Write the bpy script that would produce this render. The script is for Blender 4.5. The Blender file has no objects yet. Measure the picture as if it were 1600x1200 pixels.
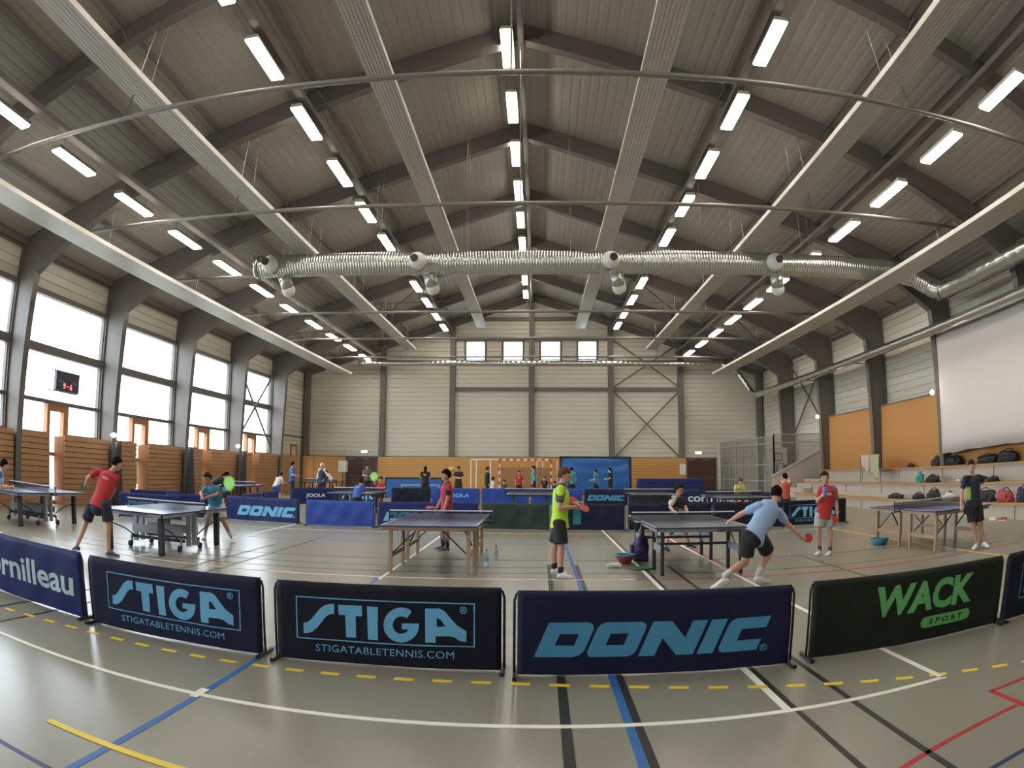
import bpy, bmesh, math, random
from mathutils import Vector, Matrix
random.seed(7)
C = bpy.context.scene.collection
SC = bpy.context.scene
# ------------------------------------------------------------------ camera, world, exposure
cam = bpy.data.cameras.new('camera'); cam_o = bpy.data.objects.new('camera', cam); C.objects.link(cam_o)
cam.type = 'PANO'; cam.sensor_fit = 'HORIZONTAL'; cam.sensor_width = 36.0; cam.sensor_height = 27.0
LENS = dict(panorama_type='FISHEYE_LENS_POLYNOMIAL', fisheye_fov=math.radians(175), fisheye_polynomial_k0=0.0,
            fisheye_polynomial_k1=-0.95*(.04444444), fisheye_polynomial_k2=0.1255*(.04444444**2),
            fisheye_polynomial_k3=0.0301*(.04444444**3), fisheye_polynomial_k4=-0.2154*(.04444444**4))
for k, v in LENS.items():
    for t in (cam, getattr(cam, 'cycles', None)):
        try: setattr(t, k, v)
        except Exception: pass
cam.clip_start = .05; cam.clip_end = 400
def cam_rot(yaw, pitch, roll):
    return Matrix.Rotation(yaw, 3, 'Z') @ Matrix.Rotation(pitch, 3, 'X') @ Matrix.Rotation(roll, 3, 'Y')
_R = cam_rot(.0383, .1194, -.0054)
_m = Matrix((_R.col[0], _R.col[2], -_R.col[1])).transposed().to_4x4(); _m.translation = (0, 0, 1.69)
cam_o.matrix_world = _m
SC.camera = cam_o
w = bpy.data.worlds.new('overcast_sky'); SC.world = w; w.use_nodes = True
wn = w.node_tree.nodes; bg = wn['Background']; bg.inputs[0].default_value = (.84, .92, 1, 1); bg.inputs[1].default_value = 4.6
SC.view_settings.view_transform = 'Standard'; SC.view_settings.look = 'None'; SC.view_settings.gamma = 1
SC.view_settings.exposure = 1.28
try: SC.view_settings.use_curve_mapping = False
except Exception: pass
try:
    SC.cycles.use_denoising = True; SC.cycles.max_bounces = 7; SC.cycles.diffuse_bounces = 4; SC.cycles.sample_clamp_indirect = 6
except Exception: pass
LAMP = 13.0
# ------------------------------------------------------------------ materials
MATS = {}
def mat(name, col, rough=.6, metal=0, spec=.5, noise=0, nscale=8, bump=0, bscale=60, emit=0, alpha=1, stretch=None):
    if name in MATS: return MATS[name]
    m = bpy.data.materials.new(name); MATS[name] = m; m.use_nodes = True
    nt = m.node_tree; b = nt.nodes['Principled BSDF']; c4 = (*col, 1)
    b.inputs['Base Color'].default_value = c4; b.inputs['Roughness'].default_value = rough
    b.inputs['Metallic'].default_value = metal; b.inputs['Specular IOR Level'].default_value = spec
    if emit:
        b.inputs['Emission Color'].default_value = c4; b.inputs['Emission Strength'].default_value = emit
    if noise or bump:
        tc = nt.nodes.new('ShaderNodeTexCoord'); mp = nt.nodes.new('ShaderNodeMapping')
        nt.links.new(tc.outputs['Object'], mp.inputs[0])
        if stretch: mp.inputs['Scale'].default_value = stretch
    if noise:
        n = nt.nodes.new('ShaderNodeTexNoise'); n.inputs['Scale'].default_value = nscale; n.inputs['Detail'].default_value = 5
        nt.links.new(mp.outputs[0], n.inputs['Vector'])
        mx = nt.nodes.new('ShaderNodeMix'); mx.data_type = 'RGBA'
        mx.inputs[6].default_value = (*[max(0, c*(1-noise)) for c in col], 1); mx.inputs[7].default_value = (*[min(1, c*(1+noise)) for c in col], 1)
        nt.links.new(n.outputs['Fac'], mx.inputs[0]); nt.links.new(mx.outputs[2], b.inputs['Base Color'])
    if bump:
        n2 = nt.nodes.new('ShaderNodeTexNoise'); n2.inputs['Scale'].default_value = bscale
        nt.links.new(mp.outputs[0], n2.inputs['Vector'])
        bp = nt.nodes.new('ShaderNodeBump'); bp.inputs['Strength'].default_value = bump; bp.inputs['Distance'].default_value = .01
        nt.links.new(n2.outputs['Fac'], bp.inputs['Height']); nt.links.new(bp.outputs[0], b.inputs['Normal'])
    return m
def glass_mat():
    m = bpy.data.materials.new('window_glass'); m.use_nodes = True; nt = m.node_tree
    for n in list(nt.nodes): nt.nodes.remove(n)
    o = nt.nodes.new('ShaderNodeOutputMaterial'); mix = nt.nodes.new('ShaderNodeMixShader')
    t = nt.nodes.new('ShaderNodeBsdfTransparent'); g = nt.nodes.new('ShaderNodeBsdfGlossy'); g.inputs['Roughness'].default_value = .03
    t.inputs[0].default_value = (.93, .95, .95, 1)
    mix.inputs[0].default_value = .05
    nt.links.new(t.outputs[0], mix.inputs[1]); nt.links.new(g.outputs[0], mix.inputs[2])
    nt.links.new(mix.outputs[0], o.inputs[0]); MATS['glass'] = m; return m
GLASS = glass_mat()
def mesh_alpha(name, col, a):
    m = bpy.data.materials.new(name); m.use_nodes = True; nt = m.node_tree
    b = nt.nodes['Principled BSDF']; b.inputs['Base Color'].default_value = (*col, 1); b.inputs['Alpha'].default_value = a; b.inputs['Roughness'].default_value = .7
    return m
M_floor = mat('sports_floor', (.262, .250, .205), .27, noise=.10, nscale=.55, bump=.03, bscale=1.4, spec=.38)
M_steel = mat('grey_steel', (.150, .132, .118), .55)
M_steel_l = mat('galvanised_rod', (.26, .245, .225), .42, metal=.4)
M_deck = mat('roof_deck', (.325, .300, .262), .55, noise=.05)
M_clad = mat('wall_cladding', (.63, .595, .505), .36, noise=.03, nscale=3)
M_clad_r = mat('wall_cladding_shade', (.60, .565, .47), .36)
M_panel = mat('radiant_panel_white', (.52, .49, .45), .45)
M_groove = mat('panel_groove', (.26, .245, .225), .6)
M_plank = mat('oak_plank', (.47, .25, .12), .45, noise=.16, nscale=3, stretch=(1, .25, 6))
M_plank_far = mat('pine_plank', (.60, .31, .10), .45, noise=.14, nscale=3, stretch=(.25, 1, 6))
M_joint = mat('plank_joint', (.12, .055, .02), .8)
M_orange = mat('orange_chipboard', (.47, .225, .07), .75, noise=.08, nscale=30, bump=.1, bscale=150)
M_white = mat('white_paint', (.78, .77, .74), .5)
M_screen = mat('screen_fabric', (.66, .60, .57), .85, noise=.02)
M_duct = mat('spiral_duct_zinc', (.62, .63, .60), .24, metal=.95, noise=.08, nscale=2)
M_duct_s = mat('duct_band', (.55, .56, .54), .3, metal=.95)
M_black = mat('black_metal', (.018, .018, .02), .45)
M_navyl = mat('barrier_navy', (.012, .014, .048), .6, spec=.25, bump=.06, bscale=30)
M_navyd = mat('barrier_black_navy', (.009, .010, .022), .6, spec=.25, bump=.06, bscale=30)
M_blue = mat('barrier_royal_blue', (.012, .055, .33), .5, bump=.06, bscale=20)
M_navyb = mat('barrier_deep_blue', (.014, .026, .13), .55, spec=.3, bump=.06, bscale=20)
M_green = mat('barrier_green', (.014, .032, .024), .55, bump=.06, bscale=20)
M_wack = mat('barrier_dark_olive', (.012, .018, .010), .6, spec=.25, bump=.06, bscale=20)
M_pcyan = mat('print_cyan', (.075, .31, .52), .55)
M_pcyan2 = mat('print_sky', (.17, .50, .80), .5)
M_pgreen = mat('print_green', (.13, .42, .13), .55)
M_pwhite = mat('print_white', (.55, .68, .74), .5)
M_ptab = mat('table_blue_top', (.045, .062, .17), .3, spec=.4)
M_ptabg = mat('table_slate_top', (.055, .062, .11), .3, spec=.4)
M_line = mat('table_line', (.75, .78, .82), .4)
M_beech = mat('beech_wood', (.42, .29, .19), .5, noise=.12, nscale=6, stretch=(1, 1, .2))
M_alu = mat('grey_alu', (.36, .38, .42), .4, metal=.3)
M_alud = mat('dark_frame', (.035, .038, .045), .4)
M_concrete = mat('concrete', (.47, .41, .35), .8, noise=.1, nscale=5)
M_seat = mat('seat_wood', (.46, .27, .12), .5, noise=.12, nscale=4, stretch=(1, .2, 4))
M_door = mat('dark_red_door', (.075, .028, .022), .45)
M_red = mat('red_paint', (.55, .045, .03), .5)
NET = mesh_alpha('net_mesh', (.02, .025, .05), .45)
WIRE = mesh_alpha('cage_mesh', (.22, .21, .20), .38)
def line_mat(n, c): return mat('line_'+n, c, .45, spec=.2)
# ------------------------------------------------------------------ mesh helpers
class MB:
    def __init__(s): s.v = []; s.f = []
    def add(s, vs, fs):
        o = len(s.v); s.v += [tuple(v) for v in vs]; s.f += [tuple(i+o for i in f) for f in fs]; return s
    def box(s, x0, y0, z0, x1, y1, z1):
        x0, x1 = min(x0, x1), max(x0, x1); y0, y1 = min(y0, y1), max(y0, y1); z0, z1 = min(z0, z1), max(z0, z1)
        return s.add([(x0,y0,z0),(x1,y0,z0),(x1,y1,z0),(x0,y1,z0),(x0,y0,z1),(x1,y0,z1),(x1,y1,z1),(x0,y1,z1)],
                     [(0,3,2,1),(4,5,6,7),(0,1,5,4),(1,2,6,5),(2,3,7,6),(3,0,4,7)])
    def cbox(s, c, d): return s.box(c[0]-d[0]/2, c[1]-d[1]/2, c[2]-d[2]/2, c[0]+d[0]/2, c[1]+d[1]/2, c[2]+d[2]/2)
    def bar(s, a, b, wx, wy, up=(0,0,1)):
        a = Vector(a); b = Vector(b); d = (b-a).normalized(); u = Vector(up)
        if abs(d.dot(u)) > .98: u = Vector((0,1,0))
        x = d.cross(u).normalized(); y = x.cross(d)
        vs = [p + x*sx*wx/2 + y*sy*wy/2 for p in (a, b) for sx, sy in ((-1,-1),(1,-1),(1,1),(-1,1))]
        return s.add(vs, [(0,1,2,3),(7,6,5,4),(0,4,5,1),(1,5,6,2),(2,6,7,3),(3,7,4,0)])
    def tube(s, pts, r, n=8, cap=True):
        pts = [Vector(p) for p in pts]; rings = []
        rs = r if isinstance(r, (list, tuple)) else [r]*len(pts)
        px = None
        for i, p in enumerate(pts):
            d = (pts[min(i+1, len(pts)-1)] - pts[max(i-1, 0)]).normalized()
            if px is None:
                px = d.orthogonal().normalized()
            else:
                px = (px - d*px.dot(d)).normalized()
            py = d.cross(px)
            rings.append([p + (px*math.cos(2*math.pi*k/n) + py*math.sin(2*math.pi*k/n))*rs[i] for k in range(n)])
        return s.loft(rings, cap)
    def loft(s, rings, cap=True):
        n = len(rings[0]); vs = [v for r in rings for v in r]; fs = []
        for i in range(len(rings)-1):
            for k in range(n):
                fs.append((i*n+k, i*n+(k+1) % n, (i+1)*n+(k+1) % n, (i+1)*n+k))
        if cap: fs.append(tuple(range(n))[::-1]); fs.append(tuple((len(rings)-1)*n+k for k in range(n)))
        return s.add(vs, fs)
    def prism(s, poly, axis, t0, t1):
        def P(a, b, t): return (t, a, b) if axis == 'x' else (a, t, b) if axis == 'y' else (a, b, t)
        n = len(poly)
        return s.add([P(a, b, t0) for a, b in poly]+[P(a, b, t1) for a, b in poly],
                     [tuple(range(n)), tuple(range(2*n-1, n-1, -1))]+[(i, (i+1) % n+0, (i+1) % n+n, i+n) for i in range(n)])
    def ell(s, c, ax, n=12, m=8):
        c = Vector(c); ax = [Vector(a) for a in ax]; rings = []
        for i in range(m+1):
            t = math.pi*(i+.02*(i == 0)-.02*(i == m))/m
            rings.append([c + ax[2]*math.cos(t) + (ax[0]*math.cos(2*math.pi*k/n)+ax[1]*math.sin(2*math.pi*k/n))*math.sin(t) for k in range(n)])
        return s.loft(rings)
    def sph(s, c, r, n=12, m=8): return s.ell(c, ((r,0,0),(0,r,0),(0,0,r)), n, m)
    def rcone(s, a, ra, b, rb, n=12, flat=None, ff=1):
        a = Vector(a); b = Vector(b); d = (b-a)
        if d.length < 1e-5: return s.sph(a, ra)
        d.normalize(); x = d.orthogonal().normalized(); y = d.cross(x); rings = []
        def ring(c, r):
            out = []
            for k in range(n):
                o = (x*math.cos(2*math.pi*k/n)+y*math.sin(2*math.pi*k/n))*r
                if flat is not None: o = o - flat*o.dot(flat)*(1-ff)
                out.append(c+o)
            rings.append(out)
        for t in (-.98, -.8, -.45, 0): ring(a+d*ra*t, ra*math.sqrt(1-t*t))
        for t in (0, .45, .8, .98): ring(b+d*rb*t, rb*math.sqrt(1-t*t))
        return s.loft(rings)
    def mesh(s, name):
        me = bpy.data.meshes.new(name); me.from_pydata(s.v, [], s.f)
        bm = bmesh.new(); bm.from_mesh(me); bmesh.ops.recalc_face_normals(bm, faces=bm.faces); bm.to_mesh(me); bm.free()
        return me
    def build(s, name, m, parent=None, smooth=False, bevel=0, loc=None, rz=0, open_=False):
        me = bpy.data.meshes.new(name); me.from_pydata(s.v, [], s.f)
        if not open_:
            bm = bmesh.new(); bm.from_mesh(me); bmesh.ops.recalc_face_normals(bm, faces=bm.faces); bm.to_mesh(me); bm.free()
        return link(name, me, m, parent, smooth, bevel, loc, rz)
def link(name, me, m, parent=None, smooth=False, bevel=0, loc=None, rz=0):
    o = bpy.data.objects.new(name, me); C.objects.link(o)
    if not me.materials: me.materials.append(m)
    if smooth:
        for p in me.polygons: p.use_smooth = True
    if bevel:
        b = o.modifiers.new('bevel', 'BEVEL'); b.width = bevel; b.segments = 2; b.limit_method = 'ANGLE'
    if parent: o.parent = parent
    if loc: o.location = loc
    if rz: o.rotation_euler[2] = rz
    return o
def tag(o, label, cat, group=None, kind=None):
    o['label'] = label; o['category'] = cat
    if group: o['group'] = group
    if kind: o['kind'] = kind
    return o
def empty(name, loc=(0,0,0), rz=0, label=None, cat=None, group=None, kind=None):
    o = bpy.data.objects.new(name, None); C.objects.link(o); o.location = loc; o.rotation_euler[2] = rz; o.empty_display_size = .1
    if label: tag(o, label, cat, group, kind)
    return o
def copy_tree(o, parent=None):
    c = o.copy(); C.objects.link(c); c.parent = parent
    for ch in list(o.children): copy_tree(ch, c)
    return c
ORD = ['first','second','third','fourth','fifth','sixth','seventh','eighth','ninth','tenth','eleventh','twelfth','thirteenth','fourteenth','fifteenth','sixteenth']
# ------------------------------------------------------------------ hall dimensions
XL, XR, XC = -15.55, 14.70, -0.42
Y0, Y1 = -13.1, 44.4
PORT = [21.4+5.75*k for k in range(-6, 4)]           # portal frames
def roofz(x): return 13.1-.34*abs(x-XC)
# ------------------------------------------------------------------ floor and markings
fl = MB().box(XL-.2, Y0, -.2, XR+.2, Y1+.2, 0).build('floor', M_floor)
tag(fl, 'glossy grey-green sports hall floor with coloured court lines', 'floor', kind='structure')
LM = dict(white=line_mat('white', (.80, .78, .70)), yellow=line_mat('yellow', (.80, .58, .06)), black=line_mat('black', (.03, .03, .03)),
          blue=line_mat('blue', (.035, .14, .40)), red=line_mat('red', (.45, .03, .035)), navy=line_mat('navy', (.03, .04, .12)), pink=line_mat('pink', (.78, .60, .50)))
def court(col, x0, y0, x1, y1, wd=.05, z=.002, name='court_line'):
    mb = MB()
    if abs(x1-x0) > abs(y1-y0): mb.box(x0, y0-wd/2, 0, x1, y0+wd/2, z)
    else: mb.box(x0-wd/2, y0, 0, x0+wd/2, y1, z)
    mb.build(name, LM[col], fl)
def carc(col, cx, cy, r, a0, a1, wd=.05, z=.002, n=40):
    mb = MB(); rings = []
    for i in range(n+1):
        a = math.radians(a0+(a1-a0)*i/n); c, s = math.cos(a), math.sin(a)
        rings.append([(cx+(r-wd/2)*c, cy+(r-wd/2)*s, 0), (cx+(r+wd/2)*c, cy+(r+wd/2)*s, 0), (cx+(r+wd/2)*c, cy+(r+wd/2)*s, z), (cx+(r-wd/2)*c, cy+(r-wd/2)*s, z)])
    mb.loft(rings).build('court_line', LM[col], fl)
court('white', -7.8, 4.40, 3.11, 4.40, .065, .004); court('white', 3.085, 4.40, 3.085, 22, .055, .004)
court('white', 1.71, 4.40, 1.71, 22, .06, .003); court('black', 1.77, -2, 1.77, 21, .045)
court('black', .19, -2, .19, 12, .07); court('black', .66, -2, .66, 12, .055); court('blue', .60, -2, .60, 15, .06, .0015)
court('black', 2.215, -2, 2.215, 12, .05); court('blue', -2.37, -2, -2.37, 16.4, .055, .0025)
court('white', -2.345, 10.2, -2.345, 17.6, .05, .004); court('white', -2.39, 4.32, -2.33, 4.55, .07, .005)
court('yellow', -2.92, 3.07, -1.6, 3.07, .075, .005); court('navy', -3.4, 2.45, -2.2, 2.45, .05)
court('black', -5.48, 4, -5.48, 14, .04); court('black', -4.99, 4, -4.99, 16, .04)
court('red', 3.18, 3.75, 5.2, 3.75, .05, .003); court('red', 3.19, 3.0, 3.19, 3.75, .05, .003)
court('pink', -9.5, 10.45, 1.46, 10.45, .05, .004); court('red', 1.46, 10.45, 9, 10.45, .04, .003)
court('white', -6.78, 10.4, -6.78, 19.2, .05, .003); court('pink', -9, 17.6, 8, 17.6, .05, .003)
court('black', -9, 11.7, .7, 11.7, .03); court('black', -9, 12.6, 9, 12.6, .03); court('black', -9, 11.05, 9, 11.05, .025)
court('black', 4.88, 9, 4.88, 12.4, .04); court('yellow', 7.68, 9, 7.68, 18, .05, .003); court('red', 3.18, 10.5, 3.18, 17, .05, .003)
court('blue', -9, 15.2, 9, 15.2, .03, .0015)
carc('red', 3.2, 0.4, 2.9, 91, 125, .05); carc('navy', 2.9, -1.2, 3.8, 60, 110, .05); carc('red', 1.7, 17.0, .75, 150, 215, .04)
for i in range(-22, 30):                              # nine-metre line: dashes, straight 3 m then arcs of radius 9
    t = -2.26 + .3045*i
    if -3.76 <= t <= -.76: x, y, a = t, 5.37, 0
    else:
        sgn = 1 if t > -2.26 else -1; cx = -.76 if sgn > 0 else -3.76; th = (t-cx)/9.0
        x = cx+9*math.sin(th); y = 5.37-9+9*math.cos(th); a = -th
    if abs(x-.6) < .12 and i % 2: pass
    MB().cbox((0, 0, .002), (.155, .068, .003)).build('dash', LM['yellow'], fl, loc=(x, y, 0), rz=a)
# ------------------------------------------------------------------ roof deck, purlins, portals
def deck():
    mb = MB(); xs = []
    half = 15.3; n = int(half/.25)
    for side in (-1, 1):
        prof = []
        for i in range(n):
            a = i*.25
            for da, dz in ((0, 0), (.15, 0), (.17, .010), (.23, .010)):
                prof.append((XC+side*(a+da), 13.1-.34*(a+da)+dz))
        prof.append((XC+side*half, 13.1-.34*half))
        m = len(prof)
        mb.add([(x, Y0, z) for x, z in prof]+[(x, Y1+.1, z) for x, z in prof], [(i, i+1, i+1+m, i+m) for i in range(m-1)])
    return mb
ce = deck().build('ceiling', M_deck, open_=True)
tag(ce, 'grey ribbed metal roof deck of the gabled hall ceiling', 'ceiling', kind='structure')
sk = MB()
for s in (-1, 1):
    sk.add([(XC, Y0, 13.25), (XC+s*16, Y0, 13.25-.34*16), (XC+s*16, Y1+.3, 13.25-.34*16), (XC, Y1+.3, 13.25)], [(0, 1, 2, 3)])
sk.build('roof_light_block', M_deck, ce, open_=True)  # unseen sheet above the deck, added to block light
for d, h, wd in ((5.2, .16, .10), (8.0, .12, .07), (9.68, .2, .14), (12.75, .12, .07), (15.0, .2, .14)):
    for s in (-1, 1):
        x = XC+s*d; z = roofz(x)
        MB().box(x-wd/2, Y0, z-h, x+wd/2, Y1, z+.0).build('purlin', M_steel, ce)
for x, z, wd in ((-5.73, 10.42, .20), (4.79, 10.42, .20), (-10.36, 8.60, .24), (9.03, 9.0, .24), (XC, 12.42, .14)):
    t = MB().box(x-wd/2, Y0, z, x+wd/2, Y1, z+.06)
    for s in (-1, 1): t.box(x+s*wd/2-.01, Y0, z, x+s*wd/2+.01, Y1, z+.12)
    t.build('cable_tray', M_steel, ce)
pn = 0
for k, y in enumerate(PORT):
    yl = 'rear wall' if k < 3 else ''
    o = empty('portal_frame', (0, 0, 0), 0, 'dark steel portal frame, %s of the row counted from the far gable wall' % ORD[len(PORT)-1-k], 'beam', 'steel portal frames', 'structure')
    for s in (-1, 1):
        X = lambda d: XC+s*d
        wb = XR if s > 0 else -XL
        # rafter web + haunch (d measured from ridge): bottom polyline
        bot = [(0, 12.5), (5.0, 10.80), (9.0, 9.38), (10.6, 8.80), (13.0, 7.62), (14.17, 6.85)]
        top = [(15.05, roofz(X(15.05))), (0, 13.1)]
        web = MB().prism([(X(d), z) for d, z in bot+[(15.05, 6.85)]+top], 'y', y-.06, y+.06)
        web.build('rafter_web', M_steel, o)
        fb = MB()
        for (d0, z0), (d1, z1) in zip(bot[:-1], bot[1:]): fb.bar((X(d0), y, z0), (X(d1), y, z1), .30, .03)
        fb.build('lower_flange', M_steel, o)
        MB().prism([(X(14.17), 6.85), (X(15.05), 6.85), (X(15.05), 0), (X(14.45), 0)], 'y', y-.06, y+.06).build('column_web', M_steel, o)
        MB().bar((X(14.17), y, 6.87), (X(14.45), y, 0), .30, .03, up=(1, 0, 0)).build('column_flange', M_steel, o)
        MB().box(X(15.0), y-.15, 0, X(15.06), y+.15, 7.9).build('column_back_flange', M_steel, o)
        for d in (5.2, 8.0): MB().bar((X(d), y-.25, roofz(X(d))-.2), (X(d-.25), y-.02, roofz(X(d))-.62), .03, .03).build('stay', M_steel, o)
    # tie rod with hangers
    if y < 44:
        MB().tube([(X0, y, 7.92-.06*abs(X0-XC)/13) for X0 in (XC-13, XC-6, XC, XC+6, XC+13)], .055, 8).build('tie_rod', M_steel_l, o, smooth=True)
        for d in (-7.2, 0, 7.2) if k != 6 else (-7.2, 7.2):
            MB().tube([(XC+d, y, 7.9), (XC+d*.985, y, roofz(XC+d)-.7)], .018, 6).build('hanger_rod', M_steel_l, o)
# roof bracing rods
for (a, b, ya, yb) in ((-14.2, -9.8, 32.9, 38.65), (-9.8, -14.2, 32.9, 38.65), (-5, -9.8, 32.9, 38.65), (-9.8, -5, 32.9, 38.65), (4.4, 9, 32.9, 38.65), (9, 4.4, 32.9, 38.65), (9, 13.4, 32.9, 38.65), (13.4, 9, 32.9, 38.65)):
    MB().tube([(a, ya, roofz(a)-.35), (b, yb, roofz(b)-.35)], .03, 6).build('bracing_rod', M_steel, ce)
# ------------------------------------------------------------------ walls
def siding(x_or_y, a_axis, rng, z0, z1, inward, holes=(), gable=False, pitch=.3):
    """horizontal cassette cladding: flat strips with recessed joints; rng along the wall, inward = direction of the room"""
    mb = MB(); z = z0
    def P(t, d, zz): return (x_or_y+inward*d, t, zz) if a_axis == 'y' else (t, x_or_y+inward*d, zz)
    zs = []
    while z < z1-.01:
        zs.append((z, min(z+pitch, z1))); z += pitch
    for za, zb in zs:
        cuts = {za, zb}
        for h in holes:
            for q in h[2:]:
                if za < q < zb: cuts.add(q)
        cs = sorted(cuts)
        for ca, cb in zip(cs[:-1], cs[1:]):
            iv = [list(rng)]; mid = (ca+cb)/2
            if gable: r = (13.05-cb)/.34; iv = [[max(rng[0], XC-r), min(rng[1], XC+r)]]
            for h in holes:
                if h[2]-1e-6 <= mid <= h[3]+1e-6:
                    nv = []
                    for a, b in iv:
                        if h[1] <= a or h[0] >= b: nv.append([a, b]); continue
                        if h[0] > a: nv.append([a, h[0]])
                        if h[1] < b: nv.append([h[1], b])
                    iv = nv
            for a, b in iv:
                if b-a < .01: continue
                j = min(.035, (cb-ca)*.3)
                vs = [P(a, 0, ca), P(b, 0, ca), P(b, 0, ca+j*.5), P(a, 0, ca+j*.5), P(a, .03, ca+j), P(b, .03, ca+j), P(b, .03, cb), P(a, .03, cb), P(a, 0, cb), P(b, 0, cb)]
                mb.add(vs, [(0,1,2,3),(3,2,5,4),(4,5,6,7),(7,6,9,8)])
    return mb
GW = [(-4.73, -3.53), (-2.26, -1.03), (.23, 1.45), (2.67, 3.82)]
holes = [(a, b, 8.67, 9.83) for a, b in GW]
wf = siding(Y1, 'x', (XL-.1, XR+.1), 2.25, 13.1, -1, holes, gable=True).build('wall_far', M_clad, open_=True)
tag(wf, 'pale ribbed metal cladding of the far gable wall', 'wall', kind='structure')
bk = MB()
for x0, x1 in zip([XL-.3]+[b for a, b in GW], [a for a, b in GW]+[XR+.3]): bk.box(x0, Y1+.02, 8.67, x1, Y1+.25, 9.83)
bk.box(XL-.3, Y1+.02, -.1, XR+.3, Y1+.25, 8.67); bk.box(XL-.3, Y1+.02, 9.83, XR+.3, Y1+.25, 13.4)
bk.build('backing', M_clad, wf)
for i, x in enumerate((-15.2, -10.15, -5.6, XC, 4.73, 9.2, 14.35)):
    MB().box(x-.17, Y1-.34, 0, x+.17, Y1-.0, roofz(x)-.1).build('gable_post', M_steel, wf)
for x0, x1, z in ((-5.6, 4.73, 11.35), (-5.6, 4.73, 10.02), (-5.6, 9.2, 6.66)):
    MB().box(x0, Y1-.2, z-.12, x1, Y1, z+.12).build('gable_rail', M_steel, wf)
for s in (-1, 1): MB().bar((XC, Y1-.15, 12.75), (XC+s*15, Y1-.15, 12.75-.34*15), .3, .34).build('gable_rafter', M_steel, wf)
for a, b in (((4.9, 2.3), (9.05, 6.5)), ((9.05, 2.3), (4.9, 6.5)), ((4.9, 6.8), (9.1, 9.6)), ((9.1, 6.8), (4.9, 9.9))):
    MB().tube([(a[0], Y1-.25, a[1]), (b[0], Y1-.25, b[1])], .045, 6).build('brace_rod', M_steel, wf)
for i, (a, b) in enumerate(GW):
    wo = empty('window_%d' % (i+20), (0, 0, 0), 0, 'small square high window in far gable, %s from the left' % ORD[i], 'window', 'square gable windows', 'structure')
    f = MB()
    for x0, x1, z0, z1 in ((a-.14, a, 8.5, 10.0), (b, b+.14, 8.5, 10.0), (a, b, 9.83, 10.0), (a, b, 8.5, 8.67)): f.box(x0, Y1-.1, z0, x1, Y1+.15, z1)
    f.build('window_frame', M_steel, wo)
    MB().box(a, Y1+.05, 8.67, b, Y1+.07, 9.83).build('pane', GLASS, wo)
# far wall wooden wainscot between the doors (planks ~4 px high: joined)
def plank_run(parent, x0, x1, y, n=13, zt=2.23):
    mb = MB(); h = zt/n
    for i in range(n): mb.box(x0, y-.03, i*h+.012, x1, y+.03, (i+1)*h)
    p = mb.build('plank_cladding', M_plank_far, parent); p['kind'] = 'stuff'
    MB().box(x0, y-.01, 0, x1, y+.04, zt+.03).build('cladding_back', M_joint, parent)
for x0, x1 in ((-15.3, -12.45), (-10.3, 9.42)): plank_run(wf, x0, x1, Y1-.35)
MB().box(11.4, Y1-.3, 0, XR, Y1-.1, 2.25).build('side_cladding', M_clad, wf)
def double_door(n, x0, x1, label):
    o = empty('door_%d' % n, (0, 0, 0), 0, label, 'door', None, 'structure')
    f = MB(); f.box(x0-.06, Y1-.42, 0, x0, Y1-.1, 2.27); f.box(x1, Y1-.42, 0, x1+.06, Y1-.1, 2.27); f.box(x0, Y1-.42, 2.2, x1, Y1-.1, 2.27)
    f.build('door_frame', M_steel, o); xm = (x0+x1)/2
    for a, b in ((x0+.01, xm-.01), (xm+.01, x1-.01)):
        d = MB().box(a, Y1-.36, .01, b, Y1-.3, 2.19).build('door_leaf', M_door, o, bevel=.008)
        MB().tube([(a+.1, Y1-.42, 1.02), (b-.1, Y1-.42, 1.02)], .018, 8).build('push_bar', M_steel_l, d)
        MB().box(a+.05, Y1-.4, 2.08, a+.45, Y1-.36, 2.14).build('door_closer', M_steel_l, d)
double_door(1, -12.36, -10.38, 'dark red double door under exit sign at far left corner')
double_door(2, 9.5, 11.35, 'dark red double door beside the wire mesh cage')
for x, t in ((-11.3, 'above the far left doors'), (10.3, 'above the doors beside the cage')):
    e = MB().box(x-.22, Y1-.1, 2.5, x+.22, Y1-.02, 2.64).build('exit_sign', mat('exit_case', (.75, .75, .72), .5))
    tag(e, 'small lit white exit lamp '+t, 'sign', 'exit lamps')
    MB().box(x-.19, Y1-.11, 2.52, x+.19, Y1-.1, 2.62).build('lit_face', mat('exit_glow', (1, .98, .85), .5, emit=5), e)
# right wall
wr = siding(XR, 'y', (Y0, Y1), 0, 8.0, -1).build('wall_right', M_clad, open_=True)
tag(wr, 'pale ribbed metal cladding of the right wall above the bleachers', 'wall', kind='structure')
MB().box(XR+.02, Y0, -.1, XR+.25, Y1+.2, 8.2).build('backing', M_clad, wr)
MB().box(XR-.1, Y0, 7.72, XR, Y1, 7.95).build('eave_beam', M_steel, wr)
for k in range(3, 9):                                    # orange boards behind the benches
    y = PORT[k]
    if k <= 7: 
        bo = MB().box(14.28, y+.2, .0, 14.36, y+5.55, 4.0).build('orange_board', M_orange, wr)
        MB().box(14.26, y+.2, 4.0, 14.38, y+5.55, 4.06).build('top_trim', M_steel, bo)
for a, b in (((33.1, 3.2), (38.4, 7.4)), ((38.4, 3.2), (33.1, 7.4))): MB().tube([(14.45, a[0], a[1]), (14.45, b[0], b[1])], .05, 6).build('brace_rod', M_steel, wr)
for y in (25.5, 31, 36.8): MB().bar((14.1, y, 8.16), (14.6, y-.2, 7.9), .05, .1).build('stub_beam', M_steel, wr)
# rear wall behind the camera
wb = MB().box(XL-.3, Y0-.2, 0, XR+.3, Y0, 13.2).build('wall_rear', M_clad); tag(wb, 'plain pale wall closing the hall behind the viewer', 'wall', kind='structure')
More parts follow.
